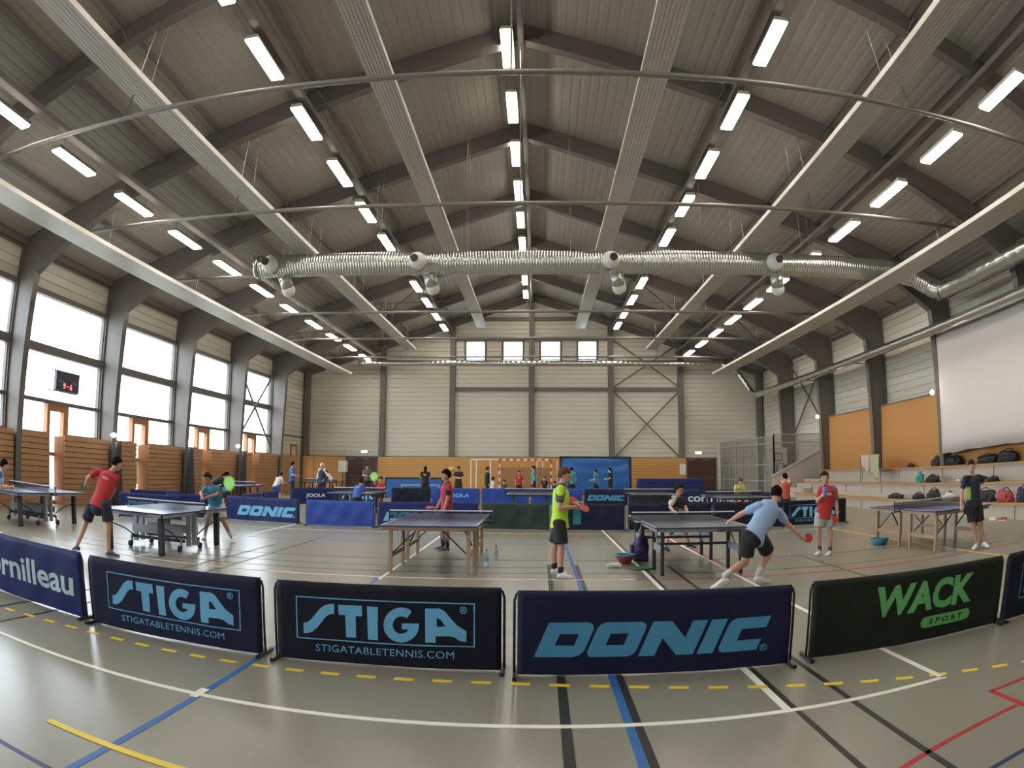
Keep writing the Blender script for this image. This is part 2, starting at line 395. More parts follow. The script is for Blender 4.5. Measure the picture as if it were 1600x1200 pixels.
# left wall with window bays
wl = empty('wall_left', (0, 0, 0), 0, 'left wall of window bays with grey metal rails and cladding', 'wall', None, 'structure')
siding(XL, 'y', (Y0, Y1), 6.75, 8.0, 1).build('upper_cladding', M_clad, wl, open_=True)
MB().box(XL-.25, Y0, 6.75, XL-.02, Y1+.2, 8.3).build('upper_backing', M_clad, wl)
MB().box(XL, Y0, 7.72, XL+.1, Y1, 7.95).build('eave_beam', M_steel, wl)
siding(XL, 'y', (38.7, Y1), 2.25, 6.75, 1).build('end_cladding', M_clad, wl, open_=True)
MB().box(XL-.25, 38.7, -.1, XL-.02, 42.2, 6.75).build('end_backing', M_clad, wl); MB().box(XL-.25, 42.2, 2.9, XL-.02, Y1+.2, 6.75).build('end_backing', M_clad, wl)
MB().box(XL-.25, 43.2, 0, XL-.02, Y1+.2, 2.9).build('end_backing', M_clad, wl)
MB().box(XL, 40.3, 3.4, XL+.08, Y1, 3.5).build('end_rail', M_steel, wl)
M_wood_fr = mat('window_wood', (.40, .17, .06), .5)
NPL = 13; PH = 2.25/NPL
def plank_mesh(L): return MB().box(-.02, 0, .012, .03, L, PH-.010).mesh('plank')
PM_A, PM_B = plank_mesh(1.7), plank_mesh(2.85)
for me in (PM_A, PM_B): me.materials.append(M_plank)
bayn = 0
for k in range(0, 9):
    y = PORT[k]; ye = y+5.75; bayn += 1
    wo = empty('window_%d' % bayn, (0, 0, 0), 0, 'tall three-level window bay with narrow door, %s bay counted from the far left corner' % ORD[9-k], 'window', 'left window bays', 'structure')
    f = MB()
    for z0, z1 in ((6.58, 6.76), (4.77, 5.05), (3.22, 3.34)): f.box(XL-.12, y, z0, XL+.12, ye, z1)
    f.box(XL-.1, y+.1, 2.2, XL+.05, y+2.3, 2.3); f.box(XL-.1, y+3.6, 2.2, XL+.05, ye-.1, 2.3)
    for yy in (y+.12, ye-.2): f.box(XL-.1, yy, 0, XL+.06, yy+.08, 6.6)
    f.build('window_frame', M_steel, wo)
    for y0, y1, z0, z1 in ((y+.2, ye-.2, 5.05, 6.58), (y+.2, ye-.2, 3.34, 4.77), (y+.2, y+2.3, 2.3, 3.22), (y+3.6, ye-.2, 2.3, 3.22)):
        MB().box(XL-.03, y0, z0, XL-.01, y1, z1).build('pane', GLASS, wo)
    d = MB()
    for q in ((y+2.3, y+2.48, 0, 3.22), (y+3.3, y+3.6, 0, 3.22), (y+2.48, y+3.3, 3.0, 3.22), (y+2.48, y+3.3, 1.55, 1.68), (y+2.48, y+3.3, 0, .12)):
        d.box(XL-.1, q[0], q[2], XL+.1, q[1], q[3])
    dl = d.build('door_frame', M_wood_fr, wo)
    for z0, z1 in ((1.68, 3.0), (.12, 1.55)): MB().box(XL-.03, y+2.48, z0, XL-.01, y+3.3, z1).build('pane', GLASS, dl)
    for y0, y1 in ((y, y+2.3), (y+3.6, ye)): MB().box(XL-.2, y0, -.1, XL-.02, y1, 2.2).build('sill_wall', M_concrete, wo)
    if k == 8:
        for a, b in ((y+.3, ye-.3), (ye-.3, y+.3)): MB().tube([(XL+.25, a, 2.5), (XL+.25, b, 6.9)], .06, 8).build('brace_rod', M_steel, wo)
    for seg, (pm, ys, L) in enumerate(((PM_A, y+.15, 1.7), (PM_B, y+2.75, 2.85))):
        bx = MB().box(XL+.1, ys, 0, XL+.58, ys+L, 2.2).build('wainscot_box', M_joint if seg > 9 else M_wood_fr, wl)
        MB().box(XL+.575, ys+.02, .01, XL+.605, ys+L-.02, 2.22).build('joint_shadow_board', M_joint, bx)
        for i in range(NPL): link('plank', pm, M_plank, bx, loc=(XL+.615, ys, i*PH))
    pl = bpy.data.lights.new('window_portal', 'AREA'); pl.shape = 'RECTANGLE'; pl.size = 5.3; pl.size_y = 4.4
    try: pl.cycles.is_portal = True
    except Exception: pass
    po = bpy.data.objects.new('window_portal', pl); C.objects.link(po); po.location = (XL-.15, y+2.87, 4.4); po.rotation_euler = (0, math.radians(-90), 0)
wl_end = plank_run(wl, -15.3, -14.6, 44.0)
eb = MB().box(XL+.1, 38.85, 0, XL+.58, 42.0, 2.2).build('wainscot_box', M_wood_fr, wl)
for i in range(NPL): MB().box(XL+.58, 38.85, i*PH+.01, XL+.63, 42.0, (i+1)*PH-.008).build('plank', M_plank, eb)
d = MB()
for q in ((42.1, 42.25, 0, 2.95), (43.1, 43.25, 0, 2.95), (42.25, 43.1, 2.8, 2.95)): d.box(XL-.1, q[0], q[2], XL+.1, q[1], q[3])
do = d.build('door_3', M_wood_fr); tag(do, 'narrow glazed side door in the far left corner', 'door', kind='structure')
MB().box(XL-.03, 42.25, 0, XL-.01, 43.1, 2.8).build('pane', GLASS, do)
# ------------------------------------------------------------------ outside
g = MB().box(-160, -120, -.35, XL-.26, 160, -.15).build('ground_outside', mat('pale_paving', (.42, .42, .38), .9, noise=.1, nscale=.3))
tag(g, 'pale paving outside the left windows', 'ground', kind='structure')
M_leaf = mat('hedge_leaf', (.07, .16, .035), .7, noise=.4, nscale=4)
for i, (y, h) in enumerate(((27.5, 1.7), (36, 1.9), (46, 2.0), (58, 2.2))):
    hb = MB()
    for j in range(60):
        hb.ell((random.uniform(-.5, .5), random.uniform(-1.6, 1.6), random.uniform(.2, h)), ((.35, 0, 0), (0, .4, 0), (0, 0, .35)), 7, 5)
    tag(hb.build('hedge', M_leaf, loc=(-19-1.1*i, y, -.15)), 'green hedge outside, %s one seen through the left doors' % ORD[i], 'hedge', 'hedges outside')
# ------------------------------------------------------------------ ceiling lamps
M_lampb = mat('lamp_housing', (.55, .53, .49), .45)
M_lamp = mat('lamp_diffuser', (1, .93, .80), .4, emit=LAMP)
lamp0 = empty('ceiling_lamp', (0, 0, 0))
hs = MB().prism([(-.16, .0), (.16, .0), (.13, .10), (-.13, .10)], 'y', 0, 1.87).build('housing', M_lampb, lamp0)
MB().box(-.145, .02, -.045, .145, 1.85, -.001).build('diffuser', M_lamp, lamp0, bevel=.01)
for yy in (.3, 1.57): MB().tube([(0, yy, .1), (0, yy, .42)], .006, 5).build('suspension_wire', M_steel_l, lamp0)
rows = [('along the ridge', -.76, 12.3, 14.74, 3.23, -4, 8), ('left of the ridge', -5.86, 10.24, 11.33, 3.27, -3, 9),
        ('nearest the left windows', -10.86, 8.44, 11.3, 3.30, -4, 9), ('right of the ridge', 4.86, 10.24, 10.95, 3.26, -3, 9), ('nearest the right wall', 9.10, 8.49, 11.33, 3.19, -4, 9)]
first = True
for rn, x, z, ys, pt, i0, i1 in rows:
    for i in range(i1, i0-1, -1):
        y = ys+pt*i
        if y > 42.4: continue
        o = lamp0 if first else copy_tree(lamp0); first = False
        o.location = (x, y, z)
        tag(o, 'lit tube lamp, %s from the far end of the row %s' % (ORD[i1-i], rn), 'lamp', 'ceiling lamps')
# ------------------------------------------------------------------ radiant panels
def radiant(x0, x1, z, ye, label, n):
    o = empty('radiant_panel', (0, 0, 0), 0, label, 'heating panel', 'long ceiling heating panels')
    MB().box(x0, Y0+.2, z+.02, x1, ye, z+.10).build('panel_body', M_groove, o)
    w_ = (x1-x0)/n
    for i in range(n): MB().box(x0+i*w_+.006, Y0+.2, z, x0+(i+1)*w_-.006, ye, z+.03).build('panel_strip', M_panel, o)
    MB().box(x0-.012, Y0+.2, z-.005, x0, ye, z+.11).build('edge_trim', M_panel, o); MB().box(x1, Y0+.2, z-.005, x1+.012, ye, z+.11).build('edge_trim', M_panel, o)
    for y in PORT[1:9]:
        for x in (x0+.08, x1-.08): MB().tube([(x, y, z+.1), (x, y, roofz(x)-.3)], .007, 5).build('hanger_wire', M_steel_l, o)
radiant(-3.64, -3.09, 9.89, 40.0, 'long white ribbed heating panel just left of the ridge lamps', 7)
radiant(2.21, 2.81, 9.89, 40.4, 'long white ribbed heating panel just right of the ridge lamps', 7)
radiant(-7.71, -7.11, 8.39, 39.1, 'long white ribbed heating panel hung midway down the left roof slope', 7)
radiant(6.22, 6.79, 8.39, 39.2, 'long white ribbed heating panel hung midway down the right roof slope', 7)
radiant(-12.44, -11.56, 7.29, 41.7, 'wide white ribbed heating panel near the left windows', 9)
radiant(10.63, 11.51, 7.29, 41.5, 'wide white ribbed heating panel near the right wall ducts', 9)
# ------------------------------------------------------------------ ducts
def duct(o, pts, r, name='duct_pipe', seg=.085, rib=.006):
    """spiral duct: tube with a raised seam every seg metres"""
    P = [Vector(p) for p in pts]; path = []; rr = []
    for a, b in zip(P[:-1], P[1:]):
        L = (b-a).length; n = max(1, int(L/seg))
        for i in range(n):
            for t, q in ((0, r), (.78, r), (.84, r+rib), (.94, r+rib)):
                path.append(a.lerp(b, (i+t)/n)); rr.append(q)
    path.append(P[-1]); rr.append(r)
    MB().tube(path, rr, 20).build(name, M_duct, o, smooth=True)
dm = empty('ventilation_duct', (0, 0, 0), 0, 'large silver spiral duct crossing the hall below the rafters', 'duct')
duct(dm, [(-8.9, 20.5, 7.92), (11.5, 20.5, 7.92)], .36)
MB().tube([(-9.0, 20.5, 7.92), (-8.88, 20.5, 7.92)], .375, 20).build('end_cap', M_duct, dm, smooth=True)
duct(dm, [(11.5, 20.5, 7.92), (12.6, 20.45, 7.75), (13.25, 20.2, 7.35), (13.35, 19.6, 7.12)], .345, 'duct_elbow')
duct(dm, [(13.35, 19.9, 7.12), (13.35, Y0+1, 7.05)], .32, 'wall_duct', .6)
for x in (-8.0, -5, -2.2, 2.2-1.2, 5, 8.5):
    for dy in (-.34, .34): MB().tube([(x, 20.5+dy, 7.95), (x, 20.5+dy, roofz(x)-.05)], .008, 5).build('hanger_rod', M_steel_l, dm)
for x in (-8.3, -3.63, 2.17, 7.21):
    MB().tube([(x, 20.3, 7.8), (x, 20.0, 7.8)], [.19, .17], 16).build('nozzle_collar', M_duct_s, dm, smooth=True)
    nz = MB().sph((x, 19.90, 7.82), .265, 18, 12).build('ball_nozzle', M_white, dm, smooth=True)
    MB().tube([(x+.06*(1 if x > 0 else -1), 19.70, 7.84), (x+.06*(1 if x > 0 else -1), 19.632, 7.84)], .12, 16).build('nozzle_mouth', M_black, nz)
    MB().tube([(x+.25, 20.55, 7.6), (x+.33, 20.75, 7.25)], [.2, .2], 16).build('nozzle_collar', M_duct_s, dm, smooth=True)
    MB().sph((x+.34, 20.78, 7.2), .22, 16, 10).build('ball_nozzle', M_white, dm, smooth=True)
d2 = empty('return_duct', (0, 0, 0), 0, 'thin silver duct along the far gable and the right wall', 'duct')
duct(d2, [(-11.5, 43.0, 8.2), (11.6, 43.0, 8.15)], .2, seg=.3)
duct(d2, [(11.6, 43.0, 8.15), (12.6, 42.9, 7.6), (13.3, 42.4, 6.3), (13.3, 41.6, 6.0)], .19, 'duct_elbow', .3)
duct(d2, [(13.3, 41.8, 6.0), (13.3, Y0+1, 6.0)], .18, 'wall_duct', .9)
for y in PORT[2:5]+PORT[7:9]:
    MB().box(13.2, y-.03, 5.8, 13.8, y+.03, 5.84).build('bracket', M_steel, d2)
# ------------------------------------------------------------------ projection screen, wall lamps, scoreboard
so = empty('projection_screen', (13.72, 0, 0), 0, 'large white projection sheet hanging on the right wall', 'screen')
mb = MB(); N = 24; ring = []
zb = [1.86, 1.87, 1.86, 1.93, 1.95, 1.93, 1.96, 1.97, 1.99, 1.96, 1.97, 1.97]
vs = []; fs = []
for i in range(N+1):
    y = 15.25+5.8*i/N; t = (1-i/N)*(len(zb)-1); j = min(int(t), len(zb)-2); z0 = zb[j]+(zb[j+1]-zb[j])*(t-j)
    for q in range(9): vs.append((.015*math.sin(i*.9+q*.4), y, z0+(5.98-z0)*q/8))
for i in range(N):
    for q in range(8): fs.append((i*9+q, i*9+q+1, (i+1)*9+q+1, (i+1)*9+q))
so_m = MB().add(vs, fs).build('sheet', M_screen, so, smooth=True, open_=True)
sol = so_m.modifiers.new('thick', 'SOLIDIFY'); sol.thickness = .006
MB().tube([(0, 15.1, 6.02), (0, 21.2, 6.02)], .05, 10).build('roller_tube', M_black, so)
for y in (15.2, 21.1): MB().tube([(.02, y, 1.9), (.02, y, 6.0)], .02, 6).build('side_cord', M_black, so)
def spot(x, y, z, lab):
    o = empty('wall_lamp', (x, y, z), 0, lab, 'lamp', 'small column lamps')
    MB().box(-.05, -.08, -.06, .05, .08, .06).build('lamp_body', M_lampb, o)
    MB().sph((-.09 if x > 0 else .09, 0, 0), .085, 12, 8).build('bulb', mat('bulb_glow', (1, .95, .85), .4, emit=14), o, smooth=True)
    MB().tube([(0, 0, -.05), (0, 0, -.5)], .012, 6).build('cable', M_steel_l, o)
spot(-14.55, 20.9, 2.42, 'small bright lamp on the left column behind the red-shirted player')
spot(-14.55, 31.9, 2.48, 'small bright lamp on a far left column')
spot(13.62, 32.4, 4.0, 'small bright lamp on the right column above the mesh cage')
spot(13.55, 21.2, 3.96, 'small bright lamp at the edge of the projection sheet')
sb = empty('scoreboard', (XL+.12, 18.2, 3.68), 0, 'dark electronic scoreboard with red digits in front of left window', 'scoreboard')
MB().box(0, 0, 0, .14, 1.42, .64).build('case', mat('score_case', (.05, .05, .08), .4), sb, bevel=.01)
MB().box(-.02, -.25, .64, .02, 1.6, .67).build('mounting_rail', M_steel, sb); MB().box(-.02, -.25, -.03, .02, 1.5, 0).build('mounting_rail', M_steel, sb)
# ------------------------------------------------------------------ lettering helpers
def text_mesh(body, size, bold=.0, shear=0, align='CENTER', space=1.0):
    cu = bpy.data.curves.new('txt', 'FONT'); cu.body = body; cu.size = size; cu.align_x = align; cu.align_y = 'CENTER'; cu.offset = bold; cu.shear = shear; cu.space_character = space
    cu.resolution_u = 3
    return curve_to_mesh(cu)
def poly_mesh(polys):
    cu = bpy.data.curves.new('poly', 'CURVE'); cu.dimensions = '2D'; cu.fill_mode = 'BOTH'
    for pts in polys:
        sp = cu.splines.new('POLY'); sp.points.add(len(pts)-1); sp.use_cyclic_u = True
        for q, (x, y) in zip(sp.points, pts): q.co = (x, y, 0, 1)
    return curve_to_mesh(cu)
def curve_to_mesh(cu):
    o = bpy.data.objects.new('tmp', cu); C.objects.link(o)
    dg = bpy.context.evaluated_depsgraph_get(); me = bpy.data.meshes.new_from_object(o.evaluated_get(dg))
    bpy.data.objects.remove(o); return me
def joined(meshes):
    v = []; f = []
    for me, (dx, dy), sc in meshes:
        o = len(v); v += [((p.co.x*sc[0]+dx), (p.co.y*sc[1]+dy), 0) for p in me.vertices]; f += [tuple(i+o for i in pl.vertices) for pl in me.polygons]
    me = bpy.data.meshes.new('print'); me.from_pydata(v, [], f); return me
def fit(me, w, h=None):
    xs = [p.co.x for p in me.vertices]; ys = [p.co.y for p in me.vertices]
    cx, cy = (min(xs)+max(xs))/2, (min(ys)+max(ys))/2; sx = w/(max(xs)-min(xs)); sy = sx if h is None else h/(max(ys)-min(ys))
    for p in me.vertices: p.co = ((p.co.x-cx)*sx, (p.co.y-cy)*sy, 0)
    return me
def stiga():
    T = lambda pts: [((x-283)/1102*1.52-.76, -(y-165-.0455*(x-283))/265*.37+.185) for x, y in pts]
    S = [(330,332),(352,330),(378,312),(408,278),(440,240),(470,220),(500,212),(530,212),(530,272),(505,274),(478,288),(448,325),(418,362),(388,386),(360,396),(330,397)]
    Tt = [(555,216),(703,222),(703,286),(664,285),(664,419),(602,417),(598,280),(557,278)]
    I = [(735,225),(802,229),(802,431),(740,428)]
    G = []
    for a in range(-50, -316, -15): G.append((945+108*math.cos(math.radians(a)), 338+106*math.sin(math.radians(a))))
    G = [(1005,262)]+[(945+108*math.cos(math.radians(a)), 338+106*math.sin(math.radians(a))) for a in range(-60, -351, -12)]+[(1053,330),(948,328),(948,364),(985,366)]
    G += [(945+52*math.cos(math.radians(a)), 338+52*math.sin(math.radians(a))) for a in range(-325, -45, 14)]+[(978,298)]
    A = [(1088,240),(1175,242),(1205,258),(1240,300),(1280,345),(1335,382),(1335,447),(1300,441),(1262,416),(1232,409),(1152,407),(1152,446),(1090,444)]
    Ah = [(1158,300),(1178,305),(1212,350),(1158,352)]
    b = .010
    ms = [poly_mesh([T(S)]), poly_mesh([T(Tt)]), poly_mesh([T(I)]), poly_mesh([T(G)]), poly_mesh([T(A), T(Ah)])]
    fr = poly_mesh([[(-.76,-.185),(.76,-.185),(.76,.185),(-.76,.185)], [(-.76+b,-.185+b),(.76-b,-.185+b),(.76-b,.185-b),(-.76+b,.185-b)]])
    tx = fit(text_mesh('STIGATABLETENNIS.COM', 1, .0, space=1.06), 1.18, .062)
    rg = fit(text_mesh('\u00ae', .1, .001), .06)
    return joined([(m, (0, .03), (1, 1)) for m in ms+[fr]]+[(tx, (0, -.225), (1, 1)), (rg, (.665, .155), (1, 1))])
def donic():
    G = dict(D=([[(0,0),(.98,0),(1.12,.06),(1.2,.2),(1.2,.82),(1.12,.95),(1.0,1),(0,1)], [(.40,.34),(.88,.34),(.88,.67),(.40,.67)]], 1.28),
             O=([[(.16,0),(1.08,0),(1.2,.06),(1.25,.18),(1.25,.84),(1.18,.95),(1.06,1),(.16,1),(.04,.94),(0,.82),(0,.18),(.05,.06)], [(.40,.34),(.86,.34),(.86,.67),(.40,.67)]], 1.36),
             N=([[(0,0),(.42,0),(.42,.52),(.98,0),(1.42,0),(1.42,1),(1.02,1),(1.02,.5),(.48,1),(0,1)]], 1.52),
             I=([[(0,0),(.42,0),(.42,1),(0,1)]], .52),
             C=([[(.16,0),(1.1,0),(1.1,.33),(.42,.33),(.42,.67),(1.1,.67),(1.1,1),(.16,1),(.04,.94),(0,.82),(0,.18),(.05,.06)]], 1.2))
    x = 0; ms = []
    for ch in 'DONIC':
        ps, adv = G[ch]; ms.append((poly_mesh([[(px+.38*py, py) for px, py in p] for p in ps]), (x, 0), (1, 1))); x += adv
    rg = fit(text_mesh('\u00ae', .1, .001), .22); ms.append((rg, (x+.1, .06), (1, 1)))
    return joined(ms)
def wack():
    a = fit(text_mesh('WACK', 1, .045, .12), 1.15, .29); cap = []
    for i in range(25):
        t = -math.pi/2+math.pi*i/12 if i <= 12 else math.pi/2+math.pi*(i-12)/12
        cap.append(((.26 if i <= 12 else -.26)+.055*math.cos(t), .055*math.sin(t)))
    PRINT['pill'] = poly_mesh([cap]); return joined([(a, (0, .08), (1, 1))])
PRINT = {}
def get_print(kind):
    if kind in PRINT: return PRINT[kind]
    if kind == 'stiga': me = stiga()
    elif kind == 'donic': me = fit(donic(), 1.95, .30)
    elif kind == 'wack': me = wack()
    elif kind == 'sport': me = fit(text_mesh('SPORT', 1, .02, .1, space=1.5), .42, .055)
    elif kind == 'cornilleau': me = fit(text_mesh('cornilleau', 1, .022), 1.75, .27)
    elif kind == 'joola': me = fit(text_mesh('JOOLA', 1, .04), 1.0, .22)
    PRINT[kind] = me; return me
def wrinkle(x, z, seed, amp):
    return 1.8*amp*(math.sin(x*5.3+seed*1.7+z*3.1)*.5+math.sin(x*11.7-z*7+seed)*.25+math.sin((x*4.5+z*9)+seed*2.3)*.4+math.sin(x*17+z*15+seed)*.16)*(.35+.65*(1-abs(z-.3)/.5))
def print_on(me, cx, cz, seed, amp, m, parent, lift=.004):
    bm = bmesh.new(); bm.from_mesh(me); bmesh.ops.remove_doubles(bm, verts=bm.verts, dist=1e-6); bmesh.ops.triangulate(bm, faces=bm.faces)
    xs = [v.co.x for v in bm.verts]; ys = [v.co.y for v in bm.verts]
    x = math.floor(min(xs)/.07)*.07
    while x < max(xs):
        bmesh.ops.bisect_plane(bm, geom=bm.verts[:]+bm.edges[:]+bm.faces[:], plane_co=(x, 0, 0), plane_no=(1, 0, 0)); x += .07
    y = math.floor(min(ys)/.07)*.07
    while y < max(ys):
        bmesh.ops.bisect_plane(bm, geom=bm.verts[:]+bm.edges[:]+bm.faces[:], plane_co=(0, y, 0), plane_no=(0, 1, 0)); y += .07
    for v in bm.verts:
        X, Z = v.co.x+cx, v.co.y+cz
        v.co = (X, -.022-lift+wrinkle(X, Z, seed, amp), Z)
    m2 = bpy.data.meshes.new('print'); bm.to_mesh(m2); bm.free()
    return link('print', m2, m, parent)
def barrier(x0, y0, x1, y1, cloth, kind, pm, label, h=.70, amp=.006, seed=0, frame=True, group='table tennis surround barriers', kx=.5, kz=.36, ks=1.0, feet=True):
    L = math.hypot(x1-x0, y1-y0); a = math.atan2(y1-y0, x1-x0)
    o = empty('barrier', (x0, y0, 0), a, label, 'barrier', group)
    r = .011; P = [(.02, 0, .02), (.02, 0, h-.08), (.035, 0, h-.03), (.07, 0, h-.008), (L-.07, 0, h-.008), (L-.035, 0, h-.03), (L-.02, 0, h-.08), (L-.02, 0, .02)]
    MB().tube(P, r, 8).build('frame', M_black, o, smooth=True)
    if feet:
        for x in (.03, L-.03): MB().bar((x, -.17, .018), (x, .17, .018), .035, .03).build('foot', M_black, o)
    NX, NZ = max(12, int(L/.05)), 12; vs = []; fs = []
    xa, xb = .045, L-.045
    for side in (0, 1):
        off = len(vs)
        for i in range(NX+1):
            for j in range(NZ+1):
                x = xa+(xb-xa)*i/NX; z = .015+(h-.015)*j/NZ
                d = -.022+wrinkle(x, z, seed, amp) if side == 0 else .02
                if j == NZ: d = -.012 if side == 0 else .012
                vs.append((x, d, z))
        for i in range(NX):
            for j in range(NZ): fs.append((off+i*(NZ+1)+j, off+(i+1)*(NZ+1)+j, off+(i+1)*(NZ+1)+j+1, off+i*(NZ+1)+j+1))
    off = (NX+1)*(NZ+1)
    for i in range(NX): fs.append((i*(NZ+1)+NZ, (i+1)*(NZ+1)+NZ, off+(i+1)*(NZ+1)+NZ, off+i*(NZ+1)+NZ))
    for i in (0, NX):
        for j in range(NZ): fs.append((i*(NZ+1)+j, i*(NZ+1)+j+1, off+i*(NZ+1)+j+1, off+i*(NZ+1)+j))
    cl = MB().add(vs, fs).build('cloth', cloth, o, smooth=True)
    if kind:
        me = get_print(kind).copy()
        for v in me.vertices: v.co = (v.co.x*ks, v.co.y*ks, 0)
        print_on(me, L*kx, kz, seed, amp, pm, cl)
        if kind == 'wack':
            print_on(PRINT['pill'], L*kx+.26*ks, kz-.18*ks, seed, amp, pm, cl)
            print_on(get_print('sport'), L*kx+.26*ks, kz-.18*ks, seed, amp, M_wack, cl, .007)
    return o
YB = 5.60
barrier(-6.72, 5.92, -4.46, 5.80, M_navyb, 'cornilleau', M_pwhite, 'wrinkled blue barrier printed cornilleau at the front left edge', amp=.014, seed=3, kx=.52, kz=.36, ks=1.05)
barrier(-4.37, 5.75, -2.33, 5.72, M_navyl, 'stiga', M_pcyan2, 'front navy barrier printed STIGA beside the cornilleau barrier', amp=.008, seed=1, kx=.51)
barrier(-2.25, 5.70, -.25, 5.70, M_navyd, 'stiga', M_pcyan2, 'front navy barrier printed STIGA beside the large DONIC barrier', seed=2, kx=.49)
barrier(-.205, 5.59, 2.145, 5.58, M_navyl, 'donic', M_pcyan, 'large front navy barrier printed DONIC in pale blue', seed=5, kx=.49, kz=.30)
barrier(2.285, 5.65, 4.56, 5.53, M_wack, 'wack', M_pgreen, 'dark green front barrier printed WACK SPORT in light green', seed=6, amp=.012, kx=.55, kz=.37)
barrier(4.58, 5.52, 6.62, 5.36, M_navyd, 'stiga', M_pcyan, 'dark barrier printed STIGA cut off at the right picture edge', seed=7)
# second row around y 19
barrier(-12.6, 19.2, -11.4, 20.6, M_navyb, None, None, 'short blue barrier standing nearest the left wainscot', amp=.014, seed=8)
barrier(-11.7, 17.2, -9.9, 18.0, M_navyb, 'donic', M_pcyan2, 'blue barrier printed DONIC half hidden behind the red-shirted player', amp=.01, seed=9, ks=.8)
barrier(-10.9, 18.7, -9.35, 19.45, M_navyb, None, None, 'plain dark blue barrier behind the left table net', amp=.012, seed=10)
barrier(-9.2, 19.45, -6.72, 19.15, M_navyb, 'donic', M_pcyan2, 'blue barrier printed DONIC left of the plain royal blue barrier', amp=.012, seed=11, kz=.3, kx=.56)
barrier(-9.3, 20.9, -9.5, 23.0, M_navyb, None, None, 'plain blue barrier running back from the DONIC barrier', amp=.012, seed=12)
barrier(-9.55, 23.2, -9.8, 25.4, M_navyb, None, None, 'plain blue barrier running back towards the JOOLA barrier', amp=.012, seed=13)
barrier(-6.47, 18.9, -4.42, 18.76, M_blue, None, None, 'plain royal blue barrier in the second row', amp=.016, seed=14)
barrier(-4.40, 18.78, -1.58, 18.80, M_navyb, 'donic', M_pcyan2, 'navy barrier with pale blue print half hidden by the central table', amp=.012, seed=15, kx=.36, ks=.85, kz=.3)
barrier(-1.55, 18.70, .34, 18.50, M_green, None, None, 'plain dark green barrier behind the central table', amp=.014, seed=16)
barrier(.38, 18.48, 2.34, 18.50, M_navyl, None, None, 'plain navy barrier behind the boy in the lime shirt', amp=.012, seed=17)
barrier(2.38, 18.60, 4.75, 18.95, M_navyl, None, None, 'plain navy barrier behind the boy in glasses', amp=.01, seed=18)
barrier(4.79, 19.05, 6.75, 18.7, M_navyd, None, None, 'plain black barrier behind the light blue player', amp=.008, seed=19)
barrier(6.80, 18.95, 8.86, 19.05, M_navyd, 'stiga', M_pcyan2, 'black barrier printed STIGA behind the boy drinking', amp=.006, seed=20, kx=.47)
# third row around y 30
barrier(-10.3, 28.2, -8.6, 29.6, M_navyb, 'joola', M_pwhite, 'dark blue barrier printed JOOLA at the left of the third row', seed=21, ks=.9)
barrier(-8.5, 28.4, -6.5, 28.4, M_navyd, 'stiga', M_pcyan2, 'black barrier with pale blue print under a distant table', seed=22)
barrier(-6.55, 30.6, -4.75, 30.6, M_navyd, None, None, 'sagging plain black barrier in the third row', amp=.02, seed=23)
barrier(-4.72, 30.6, -2.56, 30.6, M_blue, 'joola', M_pcyan2, 'royal blue barrier printed JOOLA behind the boy at the central table', amp=.012, seed=24, kx=.55)
barrier(-2.53, 30.6, -.38, 30.6, M_blue, None, None, 'plain royal blue third-row barrier beside the printed JOOLA one', amp=.012, seed=25)
barrier(-.35, 30.6, 1.95, 30.6, M_blue, None, None, 'plain royal blue third-row barrier behind the green-legged table', amp=.012, seed=26)
barrier(2.0, 30.5, 3.95, 30.4, M_navyl, 'donic', M_pcyan, 'distant navy barrier printed DONIC right of the lime-shirted boy', seed=27, ks=.85, kz=.32)
barrier(4.0, 30.3, 5.9, 29.6, M_navyd, None, None, 'plain black third-row barrier under the slate table', seed=28)
barrier(5.95, 29.4, 8.55, 28.7, M_navyl, 'cornilleau', M_pwhite, 'distant navy barrier printed cornilleau in white letters', seed=29, kx=.55, ks=1.25, kz=.38)
barrier(8.5, 27.4, 8.8, 25.2, M_navyd, None, None, 'plain black barrier beside the yellow-shirted child', seed=30)
# red digits
for tx, yy in (('9', .50), ('-', .70), ('6', .90)):
    me = fit(text_mesh(tx, .3, .01), .13 if tx != '-' else .07, .2 if tx != '-' else .03)
    for v in me.vertices: v.co = (.145, yy+v.co.x, .17+v.co.y)
    link('digit', me, mat('led_red', (1, .05, .06), .4, emit=3), sb)
for yy in (.12, .95): MB().box(.138, yy, .27, .146, yy+.34, .36).build('name_strip', mat('score_strip', (.13, .13, .17), .5), sb)
